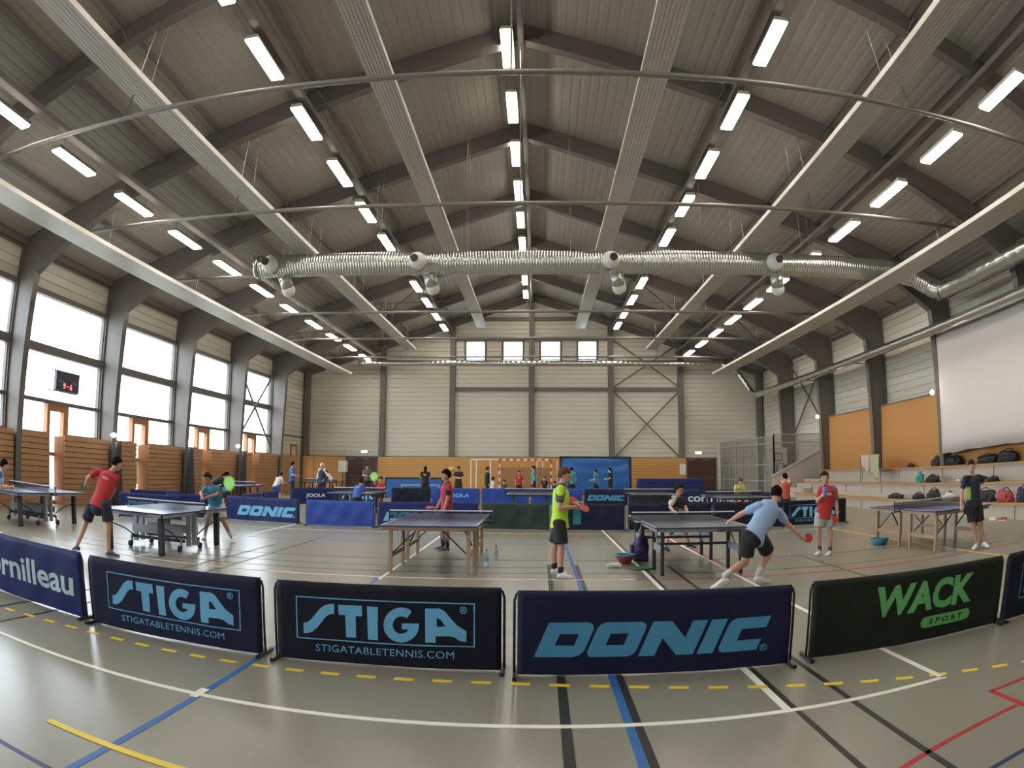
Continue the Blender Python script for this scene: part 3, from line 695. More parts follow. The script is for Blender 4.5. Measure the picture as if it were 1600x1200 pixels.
# ------------------------------------------------------------------ table tennis tables
def net_set(o, y=0, post=M_black, tape=M_line):
    n = empty('net', (0, y, .76)); n.parent = o
    MB().box(-.915, -.004, .0, .915, .004, .14).build('net_mesh', NET, n)
    MB().box(-.915, -.008, .135, .915, .008, .155).build('net_tape', tape, n)
    for s in (-1, 1):
        MB().tube([(s*.915, 0, -.05), (s*.915, 0, .155)], .012, 8).build('net_post', post, n)
        MB().cbox((s*.84, 0, -.045), (.17, .05, .03)).build('net_clamp', post, n)
def table(x, y, rz, style, label, top=M_ptab):
    o = empty('table_tennis_table', (x, y, 0), rz, label, 'table', 'table tennis tables')
    for s in (-1, 1):
        h = MB().box(-.7625, .004 if s > 0 else -1.37, .735, .7625, 1.37 if s > 0 else -.004, .76).build('table_half', top, o, bevel=.004)
        ln = MB(); ln.box(-.7625, s*1.35, .7601, .7625, s*1.37, .7612)
        for q in (-1, 1): ln.box(q*.7425, s*.01, .7601, q*.7625, s*1.37, .7612)
        ln.box(-.0015, s*.01, .7601, .0015, s*1.35, .7611)
        ln.build('white_lines', M_line, h)
        edge = {'wood': M_beech, 'comp': M_alu, 'roller': M_alu, 'slim': M_alud}[style]
        ap = MB(); hz = .68 if style != 'slim' else .70
        ap.box(-.73, s*1.33, hz, .73, s*1.31, .735); 
        for q in (-1, 1): ap.box(q*.73, s*.06, hz, q*.70, s*1.33, .735)
        ap.build('apron', edge, h)
        if style == 'wood':
            for q in (-1, 1):
                for yy in (1.22, .22): MB().cbox((q*.62, s*yy, .34), (.06, .055, .68)).build('leg', M_beech, o, bevel=.004)
                MB().cbox((q*.62, s*.72, .27), (.035, 1.0, .07)).build('side_rail', M_beech, o)
                MB().bar((q*.60, s*1.2, .30), (q*.18, s*1.2, .70), .025, .02).build('brace', M_alud, o)
                MB().bar((q*.58, s*.3, .34), (q*.5, s*.85, .70), .025, .02).build('brace', M_alud, o)
            MB().cbox((0, s*1.2, .69), (1.2, .06, .05)).build('cross_rail', M_beech, o)
        elif style == 'comp':
            for q in (-1, 1):
                for yy in (1.25, .55): MB().cbox((q*.63, s*yy, .35), (.055, .055, .70)).build('leg', M_alud, o, bevel=.004)
                MB().bar((q*.63, s*1.22, .28), (q*.63, s*.6, .66), .02, .03).build('brace', M_alu, o)
                MB().cbox((q*.63, s*.9, .40), (.03, .66, .11)).build('side_panel', M_alu, o)
            MB().bar((-.6, s*.55, .42), (.6, s*.55, .42), .03, .04).build('stretcher', M_alud, o)
        elif style == 'roller':
            for q in (-1, 1):
                lg = MB().cbox((q*.60, s*1.15, .40), (.10, .10, .66)).build('leg', M_alud, o, bevel=.006)
                MB().cbox((q*.60, s*1.15, .035), (.08, .14, .07)).build('foot', M_black, lg, bevel=.01)
                MB().tube([(q*.60, s*1.1, .5), (q*.55, s*.7, .38), (q*.5, s*.35, .22), (q*.5, s*.25, .18)], .014, 6).build('curved_stay', M_alud, o, smooth=True)
            MB().cbox((0, s*.30, .20), (1.25, .06, .06)).build('under_rail', M_alud, o)
            MB().cbox((0, s*.30, .36), (1.2, .02, .16)).build('modesty_panel', M_alu, o)
            for q in (-1, 1):
                wo = MB().tube([(q*.58-.025, s*.42, .06), (q*.58+.025, s*.42, .06)], .06, 14).build('wheel', M_black, o)
                MB().cbox((q*.58, s*.36, .14), (.03, .05, .16)).build('caster_arm', M_alu, o)
                MB().cbox((q*.62, s*.12, .42), (.09, .07, .66)).build('folding_post', M_alu, o, bevel=.005)
        else:
            for q in (-1, 1):
                MB().cbox((q*.58, s*1.05, .35), (.05, .05, .70)).build('leg', M_alud, o)
                MB().cbox((q*.58, s*.25, .35), (.05, .05, .70)).build('leg', M_alud, o)
                MB().bar((q*.58, s*1.02, .14), (q*.58, s*.28, .55), .02, .03).build('brace', M_alud, o)
            MB().cbox((0, s*.65, .22), (1.16, .05, .05)).build('stretcher', M_alud, o)
    if style == 'comp':
        t = fit(get_print('cornilleau').copy(), .42, .07)
        for v in t.vertices: v.co = (v.co.x+.43, -1.332, v.co.y+.705)
        link('print', t, M_black, o)
    net_set(o, 0)
    return o
table(-1.70, 12.12, -.005, 'wood', 'blue table on wooden legs in the centre of the front playing row')
table(2.53, 12.05, .02, 'comp', 'slate blue cornilleau table on black legs beside the light blue player', M_ptabg)
table(-7.05, 12.05, 0, 'roller', 'blue wheeled table beside the red-shirted player on the left', M_ptab)
table(-11.55, 12.75, 0, 'roller', 'dark blue wheeled table at the far left picture edge', M_ptab)
table(7.78, 12.42, .03, 'wood', 'blue table on wooden legs in front of the bleachers', M_ptab)
tg = table(-.27, 24.1, 0, 'slim', 'distant dark table on green legs in front of royal blue barriers', M_ptabg)
M_gleg = mat('green_legs', (.02, .14, .07), .5)
for ch in tg.children:
    if ch.name.startswith(('leg', 'brace', 'stretcher')): ch.data = ch.data.copy(); ch.data.materials[0] = M_gleg
table(3.95, 24.6, 0, 'slim', 'distant dark table between the lime-shirted boy and the boy in glasses', M_ptabg)
table(-6.25, 23.95, 0, 'slim', 'distant table between the child in blue and the child in red', M_ptab)
table(6.15, 21.6, 0, 'slim', 'distant dark table of the yellow-shirted child', M_ptabg)
table(-12.0, 37.6, 0, 'slim', 'farthest table standing behind the white-haired man', M_ptab)
table(-12.6, 27.6, 0, 'slim', 'distant table along the left wainscot beside the child in white', M_ptab)
# ------------------------------------------------------------------ bleachers
bl = empty('bleachers', (0, 0, 0), 0, 'three-row concrete bleachers with wooden seats along the right wall', 'bleachers', None, 'structure')
for r, (xe, z) in enumerate(((11.95, .43), (12.85, .92), (13.68, 1.44))):
    yb = 31.6 if r < 1 else 32.6
    MB().box(xe+.06, 3, 0, 14.28 if r == 2 else xe+1.1, yb, z-.07).build('concrete_step', M_concrete, bl)
    for i in range(9):
        ya = 3+ (yb-3)/9*i; MB().box(xe, ya+.006, z-.07, xe+.42, ya+(yb-3)/9-.006, z).build('seat_board', M_seat, bl, bevel=.006)
    for i in range(8): MB().box(xe+.045, 4+3.4*i, 0 if r == 0 else z-.42, xe+.062, 4.02+3.4*i, z-.07).build('step_joint', M_joint, bl)
for i in range(5):
    MB().box(11.6+.42*i, 31.7, 0, 12.3+.42*i, 33.7, .2+.2*i).build('stair_step', M_concrete, bl)
MB().prism([(11.7, 0), (11.7, 1.1), (14.6, 2.5), (14.6, 0)], 'y', 33.9, 34.1).build('stair_wall', M_concrete, bl)
MB().bar((11.65, 34.0, 1.16), (14.6, 34.0, 2.58), .24, .10).build('wall_coping', mat('coping', (.50, .43, .33), .7), bl)
# ------------------------------------------------------------------ mesh cage
cg = empty('mesh_cage', (0, 0, 0), 0, 'grey wire mesh storage cage in the far right corner', 'cage')
M_cage = mat('cage_frame', (.36, .35, .33), .5)
def cage_panel(a, b, zt):
    a = Vector(a); b = Vector(b); L = (b-a).length; n = max(2, round(L/1.25))
    for i in range(n+1):
        p = a.lerp(b, i/n); MB().cbox((p.x, p.y, zt/2), (.06, .06, zt)).build('cage_post', M_cage, cg)
    for z in (.9, 1.75, 2.85, zt-.03): MB().bar((a.x, a.y, z), (b.x, b.y, z), .04, .05).build('cage_rail', M_cage, cg)
    for i in range(n):
        p, q = a.lerp(b, i/n), a.lerp(b, (i+1)/n)
        MB().add([(p.x, p.y, .05), (q.x, q.y, .05), (q.x, q.y, zt), (p.x, p.y, zt)], [(0, 1, 2, 3)]).build('mesh_infill', WIRE, cg, open_=True)
cage_panel((11.45, 43.9, 0), (11.9, 34.4, 0), 3.22); cage_panel((11.9, 34.4, 0), (14.5, 34.4, 0), 3.3)
MB().box(11.4, 43.4, 0, 11.55, 43.9, 3.2).build('corner_board', M_clad, cg)
bb = empty('basketball_backboard', (12.55, 35.6, 0), 0, 'small white basketball backboard stored inside the mesh cage', 'backboard')
MB().box(-.5, -.03, 1.72, .5, .03, 2.62).build('board', M_white, bb, bevel=.01)
f = MB()
for a in ((-.2, -.2, 2.3, 2.33), (-.2, .2, 2.33, 2.36), (-.2, .2, 1.98, 2.01)): pass
for x0, x1, z0, z1 in ((-.22, .22, 2.30, 2.34), (-.22, .22, 1.94, 1.98), (-.22, -.18, 1.94, 2.34), (.18, .22, 1.94, 2.34)): f.box(x0, -.036, z0, x1, -.03, z1)
f.build('target_square', M_black, bb)
MB().tube([(.22*math.cos(t/16*6.283), -.26+.22*math.sin(t/16*6.283), 1.82) for t in range(17)], .012, 6).build('hoop', M_red, bb)
MB().cbox((0, .2, .9), (.12, .12, 1.8)).build('stand_post', M_cage, bb); MB().cbox((0, .2, .05), (.7, .7, .1)).build('stand_base', M_cage, bb)
# ------------------------------------------------------------------ handball goal, posts, mats, backdrop
go = empty('handball_goal', (-.73, 40.0, 0), 0, 'red and white striped handball goal in front of far wall', 'goal')
M_gw = mat('goal_white', (.78, .72, .66), .5)
def striped(a, b, n, parent, start):
    a = Vector(a); b = Vector(b)
    for i in range(n):
        p, q = a.lerp(b, i/n), a.lerp(b, (i+1)/n)
        MB().bar(p, q, .085, .085).build('stripe', M_red if (i+start) % 2 == 0 else M_gw, parent)
bar0 = empty('crossbar', (0, 0, 0)); bar0.parent = go; striped((-1.54, 0, 2.04), (1.54, 0, 2.04), 15, bar0, 0)
for s in (-1, 1):
    pb = empty('goal_post', (0, 0, 0)); pb.parent = go; striped((s*1.5, 0, 2.0), (s*1.5, 0, 0), 10, pb, 0)
MB().box(-1.5, .9, 0, 1.5, .905, 1.6).build('goal_net', mesh_alpha('goal_net', (.28, .16, .08), .35), go)
for s in (-1, 1): MB().tube([(s*1.5, 0, 2.0), (s*1.5, .9, 1.6), (s*1.5, .9, 0), (s*1.5, 0, .03)], .02, 6).build('net_support', M_gw, go)
wg = empty('training_goal', (-3.0, 40.6, 0), 0, 'plain white goal frame standing left of the striped goal', 'goal')
for x in (-.95, -.63, .2): MB().tube([(x, 0, 0), (x, 0, 2.05)], .04, 8).build('goal_post', M_gw, wg)
MB().tube([(-.95, 0, 2.05), (.75, 0, 2.05)], .04, 8).build('crossbar', M_gw, wg)
sp = empty('volleyball_posts', (.9, 41.2, 0), 0, 'slim white posts standing behind the striped goal', 'post')
for x in (-.95, -.62, .25): MB().tube([(x, 0, 0), (x, 0, 2.0)], .03, 8).build('post', M_gw, sp)
MB().tube([(-.95, 0, .03), (.25, 0, .03)], .03, 8).build('floor_bar', M_gw, sp)
bd = empty('blue_backdrop', (3.32, 40.0, 0), 0, 'large blue tarpaulin backdrop with black border by far wall', 'backdrop')
M_tarp = mat('tarp_blue', (.025, .13, .42), .45, bump=.05, bscale=10)
vs = []; fs = []; n = 40
for i in range(n+1):
    for j in range(17):
        x = -1.98+3.96*i/n; z = .05+2.12*j/16
        vs.append((x, .05*math.sin(2.2*z+.9*abs(x)*1.5)+.03*math.sin(9*z-x*x*.8)*(z/2.2), z))
for i in range(n):
    for j in range(16): fs.append((i*17+j, (i+1)*17+j, (i+1)*17+j+1, i*17+j+1))
q = MB().add(vs, fs).build('tarpaulin', M_tarp, bd, smooth=True, open_=True); q.modifiers.new('t', 'SOLIDIFY').thickness = .01
for a, b in (((-2.05, 0, 2.22), (2.05, 0, 2.22)), ((-2.03, 0, 0), (-2.03, 0, 2.22)), ((2.03, 0, 0), (2.03, 0, 2.22))): MB().bar(a, b, .09, .09).build('border', M_black, bd)
for s in (-1, 1): MB().bar((s*2.0, .05, 2.0), (s*2.0, .8, 0), .04, .04).build('stay', M_black, bd)
ms = empty('crash_mat', (-6.5, 36, 0), 0, 'bright blue crash mat with black edge leaning near far wall', 'mat')
MB().box(-1.5, 0, 0, 1.5, .4, 1.02).build('mat_body', M_tarp, ms, bevel=.03); MB().box(-1.52, -.02, .98, 1.52, .42, 1.07).build('mat_edge', M_black, ms)
for x in (-1.52, 1.47): MB().box(x, -.02, 0, x+.05, .42, 1.0).build('mat_edge', M_black, ms)
bn = empty('low_bench', (-6.0, 35.2, 0), 0, 'low grey bench frame in front of the bright blue crash mat', 'bench')
MB().box(-1.0, -.18, .66, 1.0, .18, .72).build('bench_top', M_alu, bn)
for x in (-.95, .95): MB().box(x-.03, -.15, 0, x+.03, .15, .66).build('leg', M_alu, bn)
mn = empty('mat_stack', (7.3, 38.5, 0), 0, 'stack of dark navy gym mats left of the right double door', 'mat')
for i in range(4): MB().box(-1.75+.02*(i % 2), -.6, .26*i, 1.75-.02*(i % 3), .6, .26*i+.255).build('gym_mat', M_navyb, mn, bevel=.03)
ld = empty('loudspeaker', (-12.2, 42.6, 0), 0, 'white loudspeaker on a black tripod by the far left door', 'speaker')
MB().box(-.26, -.2, 1.25, .26, .2, 1.95).build('cabinet', M_white, ld, bevel=.03); MB().tube([(0, 0, .3), (0, 0, 1.25)], .025, 8).build('pole', M_black, ld)
for a in range(3): MB().tube([(0, 0, .7), (.45*math.cos(a*2.1), .45*math.sin(a*2.1), .01)], .018, 6).build('leg', M_black, ld)
pp = MB().box(9.0, Y1-.40, 1.2, 9.4, Y1-.385, 1.85).build('notice_sheet', M_white); tag(pp, 'white notice sheet on wooden wall left of the right door', 'notice')
for i, (y, lab) in enumerate(((26.95, 'dark curtain bundled against the left column behind the cyan-shirted boy'), (21.2, 'dark curtain bundled against the column behind the red-shirted player'), (32.6, 'dark curtain bundled on a far left column'))):
    cu = empty('bundled_curtain', (-14.45, y, 0), 0, lab, 'curtain', 'bundled curtains')
    h = 2.2; rings = []
    for j in range(12):
        z = h*j/11; r = .26-.10*(z/h)+(.12*(1-z/h)**3 if i == 0 else 0)
        rings.append([((r*(1+.12*math.sin(7*a+z*2)))*math.cos(a)*.6, (r*(1+.12*math.sin(7*a+z*2)))*math.sin(a)*.9, z) for a in [2*math.pi*k/28 for k in range(28)]])
    MB().loft(rings).build('curtain_fabric', mat('curtain_grey', (.06, .058, .068), .85), cu, smooth=True)
    MB().tube([(.17*math.cos(t/12*6.283), .22*math.sin(t/12*6.283), 1.35) for t in range(13)], .012, 5).build('tie_band', M_black, cu)
# ------------------------------------------------------------------ small things on the playing floor
M_cap = mat('bottle_cap', (.05, .12, .35), .4)
CLEARP = mesh_alpha('clear_plastic', (.72, .80, .85), .55)
def bottle(x, y, lab, capm, h=.30, r=.04, z=0, water=True):
    o = empty('water_bottle', (x, y, z), 0, lab, 'bottle', 'drink bottles')
    rings = [(0, r*.9), (.02, r), (h*.62, r), (h*.72, r*.85), (h*.84, r*.38), (h*.9, r*.36)]
    MB().loft([[(q*math.cos(a), q*math.sin(a), zz) for a in [2*math.pi*k/14 for k in range(14)]] for zz, q in rings]).build('bottle_body', CLEARP, o, smooth=True)
    MB().tube([(0, 0, h*.9), (0, 0, h)], r*.42, 12).build('cap', capm, o)
    MB().tube([(0, 0, h*.32), (0, 0, h*.52)], r*1.02, 14, False).build('label_band', mat('label_blue', (.15, .35, .6), .4), o)
bottle(-.86, 11.71, 'clear water bottle with blue label nearer the central table leg', M_cap)
bottle(-.76, 12.69, 'smaller clear bottle with black cap behind the central table leg', M_black, .26, .035)
bk = empty('ball_basket', (1.52, 12.2, 0), 0, 'red bowl-shaped ball basket with turquoise rim beside the black-legged table', 'basket')
rg = [(0, .08), (.02, .10), (.09, .14), (.15, .165), (.15, .155), (.09, .125), (.03, .08)]
MB().loft([[(q*math.cos(a), q*math.sin(a), z) for a in [2*math.pi*k/24 for k in range(24)]] for z, q in rg]).build('bowl', mat('basket_red', (.32, .05, .035), .5), bk, smooth=True)
MB().tube([((.165)*math.cos(t/24*6.283), .165*math.sin(t/24*6.283), .155) for t in range(25)], .018, 8).build('rim', mat('rim_turquoise', (.05, .26, .32), .5), bk, smooth=True)
rn = MB(); 
for j in range(16): rn.sph((random.uniform(-.085, .085), random.uniform(-.085, .085), .09+.04*random.random()), .02, 8, 6)
p_ = rn.build('ball_fill', M_white, bk, smooth=True); p_['kind'] = 'stuff'
bw = empty('blue_bowl', (6.97, 13.2, 0), 0, 'small teal bowl on the floor under the bleacher-side table', 'bowl')
MB().loft([[(q*math.cos(a), q*math.sin(a), z) for a in [2*math.pi*k/20 for k in range(20)]] for z, q in [(0, .13), (.02, .15), (.13, .2), (.13, .185), (.03, .13)]]).build('bowl', mat('bowl_teal', (.05, .24, .33), .5), bw, smooth=True)
MB().tube([(.195*math.cos(t/20*6.283), .195*math.sin(t/20*6.283), .13) for t in range(21)], .014, 6).build('rim', mat('bowl_teal', (.05, .24, .33), .5), bw, smooth=True)
def blob_bag(name, x, y, z, dx, dy, dz, m, lab, cat='bag', group='bags on the bleachers', seed=1, strap=True, rz=0):
    o = empty(name, (x, y, z), rz, lab, cat, group); rnd = random.Random(seed)
    mb = MB(); dz *= .82
    mb.ell((0, 0, dz*.42), ((dx*.46, 0, 0), (0, dy*.46, 0), (0, 0, dz*.42)), 14, 8)
    for q in range(7):
        a = rnd.uniform(0, 6.28); mb.ell((dx*.22*math.cos(a), dy*.28*math.sin(a), dz*rnd.uniform(.3, .72)), ((dx*rnd.uniform(.16, .28), 0, 0), (0, dy*rnd.uniform(.14, .26), 0), (0, 0, dz*rnd.uniform(.18, .28))), 10, 7)
    mb.box(-dx*.40, -dy*.40, .003, dx*.40, dy*.40, dz*.25)
    b = mb.build('bag_body', m, o, smooth=True); rm = b.modifiers.new('r', 'REMESH'); rm.mode = 'VOXEL'; rm.voxel_size = max(.012, min(dx, dy, dz)/16); rm.use_smooth_shade = True
    if strap:
        MB().tube([(dx*.2*math.sin(u*3.1)-dx*.1, dy*(-.3+.6*u), dz*(.75+.25*math.sin(math.pi*u))) for u in [i/8 for i in range(9)]], .016, 6).build('strap', M_black, o, smooth=True)
        MB().cbox((-dx*.46, 0, dz*.4), (.05, dy*.55, dz*.38)).build('pocket', m, o, bevel=.02)
    return o
M_bagk = mat('bag_black', (.02, .02, .023), .7); M_bagn = mat('bag_navy', (.03, .035, .07), .7); M_bagr = mat('bag_red', (.42, .06, .07), .7)
M_bagt = mat('bag_teal', (.06, .33, .32), .7); M_bagp = mat('bag_purple', (.05, .035, .12), .7); M_bagw = mat('cloth_white', (.62, .60, .58), .8); M_bagm = mat('bag_maroon', (.08, .035, .04), .7)
blob_bag('rucksack', 1.84, 12.55, 0, .34, .3, .62, M_bagp, 'dark purple rucksack leaning by the black-legged table', group='bags on the floor', seed=3)
blob_bag('green_pouch', 1.72, 11.5, 0, .42, .3, .06, mat('net_green', (.03, .14, .05), .8), 'flat green cloth pouch on floor beside the red basket', group='bags on the floor', seed=4, strap=False)
blob_bag('ball_bag', 1.28, 11.75, 0, .30, .22, .11, M_bagw, 'crumpled clear plastic bag on the floor left of the basket', group='bags on the floor', seed=5, strap=False)
for i, (y, sz, m, lab) in enumerate(((23.9, (.3, .4, .2), M_bagm, 'small dark cap on the top bleacher row under the orange board'), (21.9, (.34, .5, .46), M_bagm, 'maroon rucksack on the top bleacher row left of the screen'),
        (20.6, (.4, 1.1, .5), M_bagk, 'big black sports bag on the top bleacher row under the screen corner'), (18.4, (.4, 1.2, .38), M_bagk, 'black holdall on the top bleacher row behind the boy in black'), (17.1, (.4, 1.2, .5), M_bagk, 'black rucksack pile on the top bleacher row at the right'))):
    blob_bag('sports_bag', 14.02, y, 1.44, *sz, m, lab, seed=10+i)
for i, (y, sz, m, lab) in enumerate(((21.6, (.3, .34, .46), M_bagt, 'turquoise bag on the middle bleacher row'), (20.7, (.34, .9, .34), M_bagk, 'black bag lying beside the turquoise bag on the middle row'), (17.5, (.34, .7, .22), M_bagn, 'dark jacket on the middle row behind the boy in black'), (16.8, (.34, .55, .2), M_bagk, 'small black bag on the middle bleacher row at the right'), (18.9, (.25, .25, .14), M_bagw, 'small white bundle on the middle bleacher row'))):
    blob_bag('sports_bag', 13.1, y, .92, *sz, m, lab, seed=20+i)
for i, (y, sz, m, lab) in enumerate(((21.9, (.34, 1.1, .22), M_bagk, 'flat black jacket on the lowest bleacher row at the left'), (20.2, (.34, .7, .3), M_bagk, 'black bag on the lowest bleacher row behind the wooden table'), (19.2, (.36, .8, .46), M_bagk, 'tall black bag on the lowest bleacher row behind the wooden table'), (18.2, (.34, .7, .34), M_bagw, 'white and yellow clothes heaped on the lowest bleacher row'), (16.1, (.36, 1.2, .46), M_bagk, 'black rucksack on the lowest row right of the boy in black'), (14.95, (.38, .8, .46), M_bagr, 'bright red sports bag on the lowest bleacher row'), (14.1, (.34, .4, .5), M_bagn, 'navy bag on the lowest bleacher row at the picture edge'))):
    blob_bag('sports_bag', 12.2, y, .43, *sz, m, lab, seed=30+i)
for i, (y, m, n_) in enumerate(((15.0, M_bagw, 'white'), (14.5, M_bagr, 'reddish'))):
    s_ = empty('trainer_shoe', (11.75, y, 0), .4, 'loose %s trainer on the floor before the bleachers' % n_, 'shoe', 'loose shoes')
    MB().loft([[(.05*math.cos(a)*sx, dy+.0, max(.0, .045+.045*math.sin(a)*sz)) for a in [2*math.pi*k/12 for k in range(12)]] for dy, sx, sz in ((-.13, .6, .8), (-.09, .9, 1.1), (0, .85, 1.1), (.09, 1, .7), (.14, .6, .5))]).build('upper', m, s_, smooth=True)
    MB().cbox((0, 0, .012), (.1, .28, .024)).build('sole', M_white, s_, bevel=.01)
tr = empty('towel_rack', (12.95, 25.5, .92), 0, 'steel rail on the middle bleacher row hung with towels', 'rack')
MB().tube([(0, -.9, 0), (0, -.9, 1.05), (0, .9, 1.05), (0, .9, 0)], .022, 8).build('rail', M_steel, tr)
def towel(y0, y1, z, drop, m, lab):
    vs = []; fs = []
    for i in range(13):
        for j in range(9):
            y = y0+(y1-y0)*i/12; vs.append((12.92-.03-.02*math.sin(i*1.3+j*.3), y, z-(drop+.12*math.sin(i*.5))*j/8))
    for i in range(12):
        for j in range(8): fs.append((i*9+j, (i+1)*9+j, (i+1)*9+j+1, i*9+j+1))
    t = MB().add(vs, fs).build('towel', m, smooth=True, open_=True); t.modifiers.new('t', 'SOLIDIFY').thickness = .012
    tag(t, lab, 'towel', 'towels on the rail')
towel(24.6, 25.45, 2.0, .85, mat('towel_green', (.42, .46, .26), .9, noise=.15, nscale=12), 'pale green towel hanging from the bleacher rail')
towel(25.5, 26.3, 1.99, .55, mat('towel_pink', (.62, .45, .42), .9), 'pale pink towel hanging from the bleacher rail')
def lime_oval(x, y, z, lab):
    o = empty('lime_oval_sign', (x, y, 0), 0, lab, 'sign', 'lime oval signs'); N = 28
    pts = [((.20+.0*math.sin(t))*math.cos(t)*(1+.12*math.sin(t)), z+.24*math.sin(t)) for t in [2*math.pi*k/N for k in range(N)]]
    MB().prism(pts, 'y', -.012, .012).build('oval_disc', mat('lime_disc', (.26, .72, .12), .5), o)
    MB().prism([(a*.75, z+(b-z)*.75) for a, b in pts], 'y', -.016, -.0125).build('disc_centre', mat('lime_pale', (.40, .80, .25), .5), o)
    MB().tube([(0, 0, 0), (0, 0, z-.2)], .015, 6).build('stand_pole', M_black, o); MB().tube([(0, 0, 0), (0, 0, .02)], .15, 14).build('stand_base', M_black, o)
lime_oval(-9.9, 21.2, 1.0, 'lime green oval disc on a stand behind the DONIC barrier')
lime_oval(-8.43, 35.2, 1.1, 'lime green oval disc near the far left door')
# ------------------------------------------------------------------ people
KEYS = 'head neck shL shR elL elR wrL wrR hipL hipR knL knR anL anR toL toR'.split()
JOINTS = {
'yellow':[(0.413, 10.75, 1.537),(0.363, 10.75, 1.409),(0.378, 10.91, 1.345),(0.347, 10.59, 1.345),(0.398, 10.95, 1.055),(0.325, 10.55, 1.059),(0.563, 10.83, 1.103),(0.563, 10.65, 1.074),(0.344, 10.84, 0.806),(0.328, 10.66, 0.82),(0.266, 10.9, 0.454),(0.356, 10.63, 0.457),(0.257, 10.95, 0.121),(0.346, 10.6, 0.104),(0.358, 10.95, 0.051),(0.51, 10.58, 0.035)],
'redleft':[(-7.114, 10.4, 1.558),(-7.169, 10.3, 1.449),(-7.415, 10.2, 1.41),(-7.085, 10.35, 1.335),(-7.575, 10.1, 1.299),(-7.164, 10.4, 1.132),(-7.753, 10.25, 1.177),(-7.335, 10.47, 0.952),(-7.451, 10.05, 0.849),(-7.132, 10.05, 0.856),(-7.652, 10.1, 0.519),(-7.104, 10.1, 0.542),(-7.745, 9.9, 0.127),(-7.094, 10.05, 0.098),(-7.861, 9.95, 0.035),(-6.971, 10.1, 0.035)],
'cyan':[(-6.788, 13.45, 1.331),(-6.744, 13.55, 1.199),(-6.672, 13.7, 1.147),(-6.843, 13.55, 1.128),(-6.612, 13.55, 1.019),(-6.92, 13.4, 1.034),(-6.786, 13.35, 0.936),(-6.811, 13.25, 0.951),(-6.639, 13.8, 0.754),(-6.816, 13.75, 0.747),(-6.506, 13.65, 0.459),(-6.941, 13.75, 0.412),(-6.396, 13.8, 0.131),(-7.135, 14.0, 0.08),(-6.312, 13.7, 0.064),(-7.108, 13.85, 0.035)],
'center':[(-1.858, 13.9, 1.485),(-1.843, 13.9, 1.363),(-1.783, 13.75, 1.291),(-1.888, 14.05, 1.295),(-1.788, 13.72, 1.053),(-1.949, 14.05, 1.037),(-1.846, 13.7, 0.84),(-2.043, 14.0, 0.846),(-1.822, 13.82, 0.757),(-1.843, 13.98, 0.747),(-1.815, 13.81, 0.405),(-1.931, 14.0, 0.386),(-1.797, 13.8, 0.104),(-1.917, 14.02, 0.103),(-1.938, 13.8, 0.051),(-2.047, 14.02, 0.049)],
'black':[(2.861, 14.08, 1.227),(2.847, 14.15, 1.095),(2.979, 14.28, 1.023),(2.732, 14.1, 1.033),(3.014, 14.2, 0.857),(2.669, 14.05, 0.881),(2.999, 13.95, 0.795),(2.707, 13.85, 0.803),(2.9, 14.3, 0.564),(2.744, 14.25, 0.569),(3.046, 14.3, 0.352),(2.658, 14.15, 0.331),(3.143, 14.5, 0.105),(2.574, 14.05, 0.08),(3.27, 14.4, 0.047),(2.594, 13.95, 0.035)],
'blue':[(3.544, 10.15, 1.258),(3.468, 10.05, 1.159),(3.19, 9.9, 1.118),(3.55, 10.08, 1.013),(2.968, 10.0, 1.007),(3.705, 10.08, 0.817),(2.845, 10.08, 0.92),(3.924, 10.1, 0.623),(2.974, 9.7, 0.735),(3.153, 9.75, 0.679),(2.952, 9.8, 0.313),(3.378, 10.0, 0.392),(2.578, 9.5, 0.187),(3.118, 9.7, 0.152),(2.536, 9.5, 0.035),(3.285, 9.75, 0.035)],
'redright':[(5.309, 12.4, 1.436),(5.362, 12.4, 1.31),(5.51, 12.4, 1.203),(5.228, 12.4, 1.238),(5.553, 12.4, 0.95),(5.137, 12.37, 1.018),(5.547, 12.35, 0.75),(5.14, 12.16, 1.118),(5.366, 12.4, 0.733),(5.205, 12.4, 0.741),(5.417, 12.38, 0.456),(5.175, 12.38, 0.47),(5.415, 12.35, 0.086),(5.241, 12.45, 0.112),(5.26, 12.2, 0.035),(5.083, 12.32, 0.039)],
'blackright':[(7.728, 10.7, 1.5),(7.765, 10.7, 1.361),(7.959, 10.75, 1.302),(7.542, 10.67, 1.307),(8.214, 10.85, 1.227),(7.466, 10.67, 1.086),(8.056, 10.9, 1.169),(7.46, 10.67, 0.848),(7.928, 10.73, 0.841),(7.716, 10.7, 0.849),(8.003, 10.7, 0.461),(7.794, 10.68, 0.483),(8.159, 10.72, 0.122),(7.96, 10.72, 0.134),(8.172, 10.6, 0.035),(7.795, 10.6, 0.056)],
}
SKIN = mat('skin_light', (.58, .33, .24), .55); SKIN2 = mat('skin_tan', (.42, .23, .15), .55)
def cloth_mat(n, c): return mat('cloth_'+n, c, .8, bump=.12, bscale=25)
HAIRM = {k: mat('hair_'+k, c, .95, spec=.08, noise=.4, nscale=60, bump=.6, bscale=90) for k, c in dict(brown=(.035, .02, .012), black=(.010, .008, .008), grey=(.50, .48, .45), fair=(.11, .062, .032)).items()}
M_sole = mat('shoe_white', (.72, .72, .74), .5); M_lip = mat('lip', (.35, .12, .10), .5); M_eye = mat('eye_dark', (.02, .015, .012), .3)
def remesh(o, vox, it=4):
    r = o.modifiers.new('remesh', 'REMESH'); r.mode = 'VOXEL'; r.voxel_size = vox; r.use_smooth_shade = True
    s = o.modifiers.new('smooth', 'SMOOTH'); s.iterations = it; s.factor = .5
